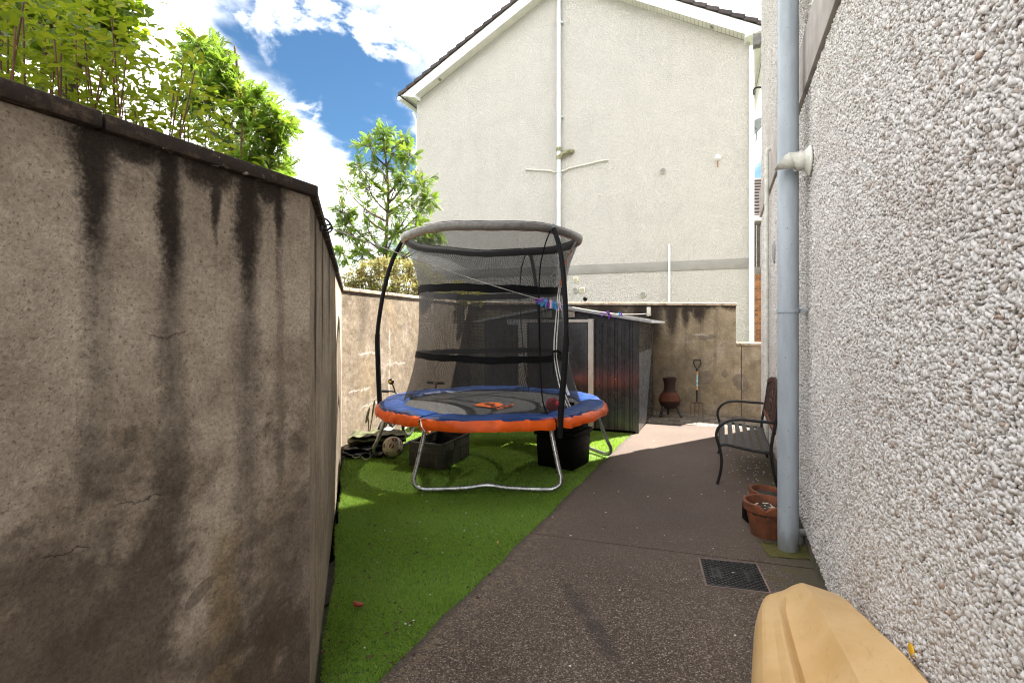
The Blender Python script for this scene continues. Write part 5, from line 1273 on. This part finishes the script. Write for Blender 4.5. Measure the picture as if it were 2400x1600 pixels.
def place(T, Fm, pos, dirs, size, roll=.6):
    n = len(pos); d = dirs/np.linalg.norm(dirs, axis=1, keepdims=True)
    up = np.array([0, 0, 1.0])+rng.normal(0, roll, (n, 3)); yv = np.cross(up, d); yv /= np.maximum(1e-6, np.linalg.norm(yv, axis=1, keepdims=True)); zv = np.cross(d, yv)
    Vt = pos[:, None, :]+(T[None, :, 0:1]*d[:, None, :]+T[None, :, 1:2]*yv[:, None, :]+T[None, :, 2:3]*zv[:, None, :])*size[:, None, None]
    Fc = (Fm[None]+(np.arange(n)*len(T))[:, None, None]).reshape(-1, Fm.shape[1])
    return Vt.reshape(-1, 3), Fc, np.repeat(rng.uniform(0, 1, n), len(T))
G_STOPS = [(0, (.07, .13, .016)), (.4, (.115, .20, .024)), (.75, (.18, .27, .032)), (.93, (.27, .30, .045)), (1, (.30, .21, .05))]
m_rowan = leaf_mat('rowan leaf', G_STOPS, .42, (.26, .42, .03)); m_hedge = leaf_mat('hedge leaf', [(0, (.018, .05, .009)), (.25, (.04, .095, .013)), (.5, (.075, .14, .018)), (.7, (.14, .20, .022)), (.88, (.28, .28, .03)), (1, (.34, .24, .06))], .48, (.46, .54, .02))
m_bright = leaf_mat('young leaf', [(0, (.07, .13, .012)), (1, (.13, .21, .02))], .5, (.40, .55, .02))
m_vari = leaf_mat('variegated leaf', [(0, (.10, .13, .03)), (.35, (.25, .25, .09)), (.65, (.46, .42, .20)), (.88, (.34, .25, .13)), (1, (.16, .10, .06))], .35, (.45, .42, .10))
m_yel = leaf_mat('yellow green leaf', [(0, (.12, .16, .012)), (.6, (.28, .27, .02)), (1, (.40, .34, .04))], .4, (.55, .48, .03))
m_bark = simple('bark', (.13, .095, .07), .9, .4, 16, bump=.4, bscale=60); m_stem = simple('red brown stem', (.16, .075, .045), .8, .35, 18, bump=.2, bscale=90)

def tree(name, label, cat, base, depth, clumps, Tm, Fm, mat, per, leaf, fork_z, tr_r, jitter=.35, group=None, twig=.35, seed=1):
    rr = np.random.default_rng(seed); t = thing(name, label, cat, base, world=True, group=group)
    Cs = []
    for u, v, r in clumps:
        y = depth+rr.uniform(-jitter, jitter); p = at(u*1.0204, v*1.0204, y); Cs.append((np.array(p), r*1.13*1.0204*y/F))
    cx_ = np.mean([c for c, _ in Cs], axis=0); zt = max(c[2] for c, _ in Cs)
    b0 = Vector(base); br = MB(); tk = MB()
    trunk = cat_rom([b0, b0+Vector((.03, 0, fork_z*.5)), Vector((cx_[0], cx_[1], fork_z)), Vector((cx_[0]+.05, cx_[1], fork_z+(zt-fork_z)*.5)), Vector((cx_[0]-.02, cx_[1], zt-.15))], 6)
    m = len(trunk); tk.tube(trunk, [tr_r*(1-.82*i/(m-1)) for i in range(m)], 10); part('trunk', tk, m_bark, t, smooth=60)
    pos, dirs = [], []
    for c, r in Cs:
        c_ = Vector(c); zs = max(fork_z*.9, c_.z-max(.25, .9*math.hypot(c_.x-cx_[0], c_.y-cx_[1]))); k = min(range(m), key=lambda i: abs(trunk[i].z-zs)); s0_ = trunk[k]
        mid = s0_.lerp(c_, .5)+Vector((0, 0, -.08*(c_-s0_).length)); path = cat_rom([s0_, mid, c_, c_+Vector((rr.normal(0, .3), rr.normal(0, .3), .7))*r], 5)
        r0 = tr_r*.38; br.tube(path, [max(.003, r0*(1-i/len(path))) for i in range(len(path))], 6)
        nt = max(4, int(per/5))
        for q in range(nt):
            d = rr.normal(0, 1, 3); d[2] = d[2]*.8+.25; d /= np.linalg.norm(d); e = c+d*r*rr.uniform(.45, 1.05); s_ = c+d*r*.1
            br.tube([Vector(s_), Vector((s_+e)/2+np.array([0, 0, .04*r])), Vector(e)], [.006, .0045, .0025], 4)
            for w_ in range(5):
                t_ = rr.uniform(.35, 1.0); pos.append(s_+(e-s_)*t_); dd_ = d*.7+rr.normal(0, .65, 3); dd_[2] -= .15; dirs.append(dd_)
    part('branches', br, m_bark, t, smooth=60)
    pos, dirs = np.array(pos), np.array(dirs); Vt, Fc, rv = place(Tm, Fm, pos, dirs, rr.uniform(.75, 1.2, len(pos))*leaf)
    put('crown', fast_mesh('crown', Vt, Fc, rv), mat, t, kind='stuff'); return t
tree('rowan_tree', 'slender rowan tree rising behind the sunny wall left of the cream house', 'tree', (-2.25, 9.1, -.06), 9.0,
     [(880, 312, 22), (850, 340, 30), (922, 325, 16), (900, 352, 22), (940, 362, 24), (828, 385, 30), (880, 395, 34), (935, 410, 26), (800, 440, 32), (850, 440, 34), (905, 440, 34), (965, 425, 26), (984, 462, 16), (786, 490, 26), (835, 490, 36), (890, 490, 34), (945, 480, 32), (800, 540, 30), (850, 540, 36), (905, 540, 32), (955, 520, 24), (790, 585, 18), (830, 590, 26), (880, 590, 30), (930, 585, 26), (1000, 545, 20), (975, 550, 20), (795, 520, 20)],
     PV, PF, m_rowan, 78, .13, 2.6, .06, seed=3)
tree('rowan_tree', 'bushy rowan tree leaning over the second wall right of the hedge', 'tree', (-2.15, 4.45, -.06), 4.3,
     [(455, 105, 18), (488, 112, 20), (515, 150, 16), (430, 140, 26), (470, 165, 32), (510, 185, 26), (545, 215, 26), (585, 228, 26), (450, 205, 34), (500, 240, 36), (555, 262, 34), (610, 260, 26), (638, 285, 16), (595, 305, 34), (540, 310, 36), (632, 335, 20), (585, 352, 32), (630, 375, 22), (480, 285, 36), (655, 300, 10), (650, 390, 12), (420, 230, 30), (530, 360, 34), (610, 395, 24)],
     PV, PF, m_rowan, 74, .105, 2.0, .05, jitter=.3, seed=8)
tree('ash_tree', 'tree with bright young leaves hanging over the hedge at the top left', 'tree', (-3.3, 2.6, -.06), 2.3,
     [(60, -10, 60), (130, 10, 55), (190, 5, 45), (20, 40, 60), (110, 60, 50), (215, 45, 32), (170, 70, 34), (0, -60, 80), (100, -70, 90), (200, -70, 70), (235, 20, 26)],
     PV2, PF2, m_bright, 40, .15, 2.3, .05, jitter=.35, seed=5)
# hedge over the near wall: many red-brown stems, oval leaves; the nearest leaves are pieces of their own
hg = thing('hedge', 'leafy hedge with red brown clipped stems crowding over the near wall', 'hedge', (-1.7, 1.3, 0), world=True)
st = MB(); hp, hd = [], []
def hpos(Y, d): return Vector((-1.42+.406*Y-.9265*d, Y+.376*d, 0))
rs_ = np.random.default_rng(12)
for k in range(150):
    Y = rs_.uniform(.15, 1.80); d = .24+abs(rs_.normal(0, .28)); b_ = hpos(Y, d); zt = 2.10+.20*d+rs_.normal(0, .07)-.30*max(0, Y-1.42)/.35
    if Y < 1.1: zt -= .05
    al_, ou_ = rs_.normal(0, .13), abs(rs_.normal(0, .10))-.04; lean_ = Vector((.376*al_-.926*ou_, .926*al_+.376*ou_, 0)); top = b_+Vector((0, 0, zt))+lean_
    st.tube([b_+Vector((0, 0, .2)), (b_+top)/2+Vector((0, 0, .4)), top], [.0045, .0035, .0022], 6)
    for q in range(int(rs_.integers(40, 62))):
        f = 1.06-.40*rs_.uniform(0, 1)**1.3; p = b_.lerp(top, f); a = rs_.uniform(0, 6.28); dd_ = np.array([math.cos(a), math.sin(a), rs_.uniform(-.3, .6)])
        off = np.array(dd_)*rs_.uniform(.0, .11); hp.append(np.array(p)+off); hd.append(dd_)
for k in range(13000):      # deeper, sunlit growth
    Y = rs_.uniform(-.1, 1.9); d = rs_.uniform(.35, 2.3); p = hpos(Y, d); z = rs_.uniform(1.75+.2*d, 2.16+.50*d)
    if p.y < .3: continue
    u_, v_ = proj(p.x, p.y, z)
    if v_ < np.interp(u_, [0, 150, 250, 330, 440, 490, 530, 580], [-80, -20, 70, 100, 165, 230, 300, 380])+rs_.normal(0, 14): continue
    hp.append(np.array([p.x, p.y, z])); hd.append(rs_.normal(0, 1, 3)+np.array([0, 0, .2]))
part('stems', st, m_stem, hg, smooth=60)
hp, hd = np.array(hp), np.array(hd)
dw1 = (hp[:, 0]-(-1.42+.406*hp[:, 1]))*-.9265; dw2 = (hp[:, 0]-(-.162-.301*hp[:, 1]))*-.9576
behind = (np.where(hp[:, 1] < 1.86, dw1, dw2) > .16) | ((hp[:, 2] > 1.99) & (np.where(hp[:, 1] < 1.86, dw1, dw2) > -.02)); hp, hd = hp[behind], hd[behind]
sz = rs_.uniform(.024, .046, len(hp))
vis = np.array([abs(proj(*p)[0]-600) < 590 and proj(*p)[1] < 380 if p[1] > .4 else False for p in hp]); px = sz*F/np.maximum(hp[:, 1], .3)*vis*(np.linalg.norm(hp[:, :2]-np.array([0, 0]), axis=1) < 2.2)
own_l = np.argsort(-px)[:300]; kp = np.ones(len(hp), bool); kp[own_l] = False
Vt, Fc, rv = place(TL, TF, hp[kp], hd[kp], sz[kp]); put('leaves', fast_mesh('leaves', Vt, Fc, rv, True), m_hedge, hg, kind='stuff')
lm = []
for i in range(6):
    T2 = TL.copy(); T2[:, 1] *= rs_.uniform(.85, 1.3); T2[:, 2] *= rs_.uniform(.6, 2.0); lm.append(fast_mesh('leaf', T2, TF, np.full(8, (i+.3)/6.2), True))
for i in own_l:
    d = Vector(hd[i]).normalized(); q_ = d.to_track_quat('X', 'Z')
    o = put('leaf', lm[i % 6], m_hedge, hg); o.location = hp[i]; o.rotation_euler = (q_ @ Vector((1, 0, 0)).rotation_difference(Vector((1, 0, 0)))).to_euler(); o.scale = [sz[i]]*3
def bush(name, label, cat, base, clumps, mat, leaf, per, seed, stemcol=m_stem, stems=40):
    rr = np.random.default_rng(seed); t = thing(name, label, cat, base, world=True); pos, dirs = [], []; sm2 = MB()
    for c, r in clumps:
        c = np.array(c)
        for k in range(int(per*r*r/.06)):
            d = rr.normal(0, 1, 3); d /= np.linalg.norm(d); pos.append(c+d*r*rr.uniform(.55, 1.08)*np.array([1, 1, .85])); dirs.append(d+rr.normal(0, .7, 3))
        for k in range(max(3, int(stems*r))):
            d = rr.normal(0, .5, 3); d[2] = abs(d[2])+.5; d /= np.linalg.norm(d); e = Vector(c+d*r*1.05); b_ = Vector(base)+Vector((rr.normal(0, .12), rr.normal(0, .12), .0))
            sm2.tube([b_, b_.lerp(e, .5)+Vector((0, 0, .15)), e], [.012, .008, .004], 5)
    part('stems', sm2, stemcol, t, smooth=60)
    pos, dirs = np.array(pos), np.array(dirs); Vt, Fc, rv = place(TL, TF, pos, dirs, rr.uniform(.7, 1.25, len(pos))*leaf)
    put('foliage', fast_mesh('foliage', Vt, Fc, rv), mat, t, kind='stuff'); return t
def cl(u, v, y, r): return (at(u*1.0204, v*1.0204, y), r*1.0204*y/F)
bush('bush', 'round pale variegated bush behind the sunlit wall under the slender rowan', 'bush', (-1.85, 7.6, -.06),
     [cl(815, 640, 7.4, 26), cl(850, 622, 7.5, 28), cl(885, 615, 7.5, 28), cl(925, 620, 7.6, 28), cl(960, 625, 7.6, 30), cl(835, 655, 7.4, 30), cl(885, 655, 7.4, 32), cl(935, 660, 7.4, 32), cl(975, 665, 7.5, 30), cl(800, 665, 7.3, 18), cl(1000, 645, 7.7, 22)], m_vari, .040, 1900, 21)
bush('bush', 'low yellow green bush over the sunlit wall seen through the trampoline net', 'bush', (-1.25, 9.0, -.06),
     [cl(1025, 668, 8.7, 20), cl(1050, 662, 8.8, 20), cl(1080, 672, 8.9, 18), cl(1105, 680, 9.0, 12), cl(1060, 685, 8.7, 20), cl(1010, 685, 8.5, 18), cl(1095, 692, 8.9, 14)], m_yel, .042, 1600, 22)
# distant greenery so that the horizon is not bare
for i, (x, y, r_) in enumerate(((-16, 30, 3.2), (-24, 26, 3.5), (-9.5, 34, 2.6))):
    bush('tree', ('broad tree far beyond the left wall', 'far round tree at the left horizon', 'far small tree beside the cream house')[i], 'tree', (x, y, -.06), [((x+rng.normal(0, r_*.4), y+rng.normal(0, r_*.4), 1.4+rng.uniform(0, 1.2)*r_*.4), r_*.55) for _ in range(6)], m_rowan, .3, 12, 40+i, m_bark, 6)
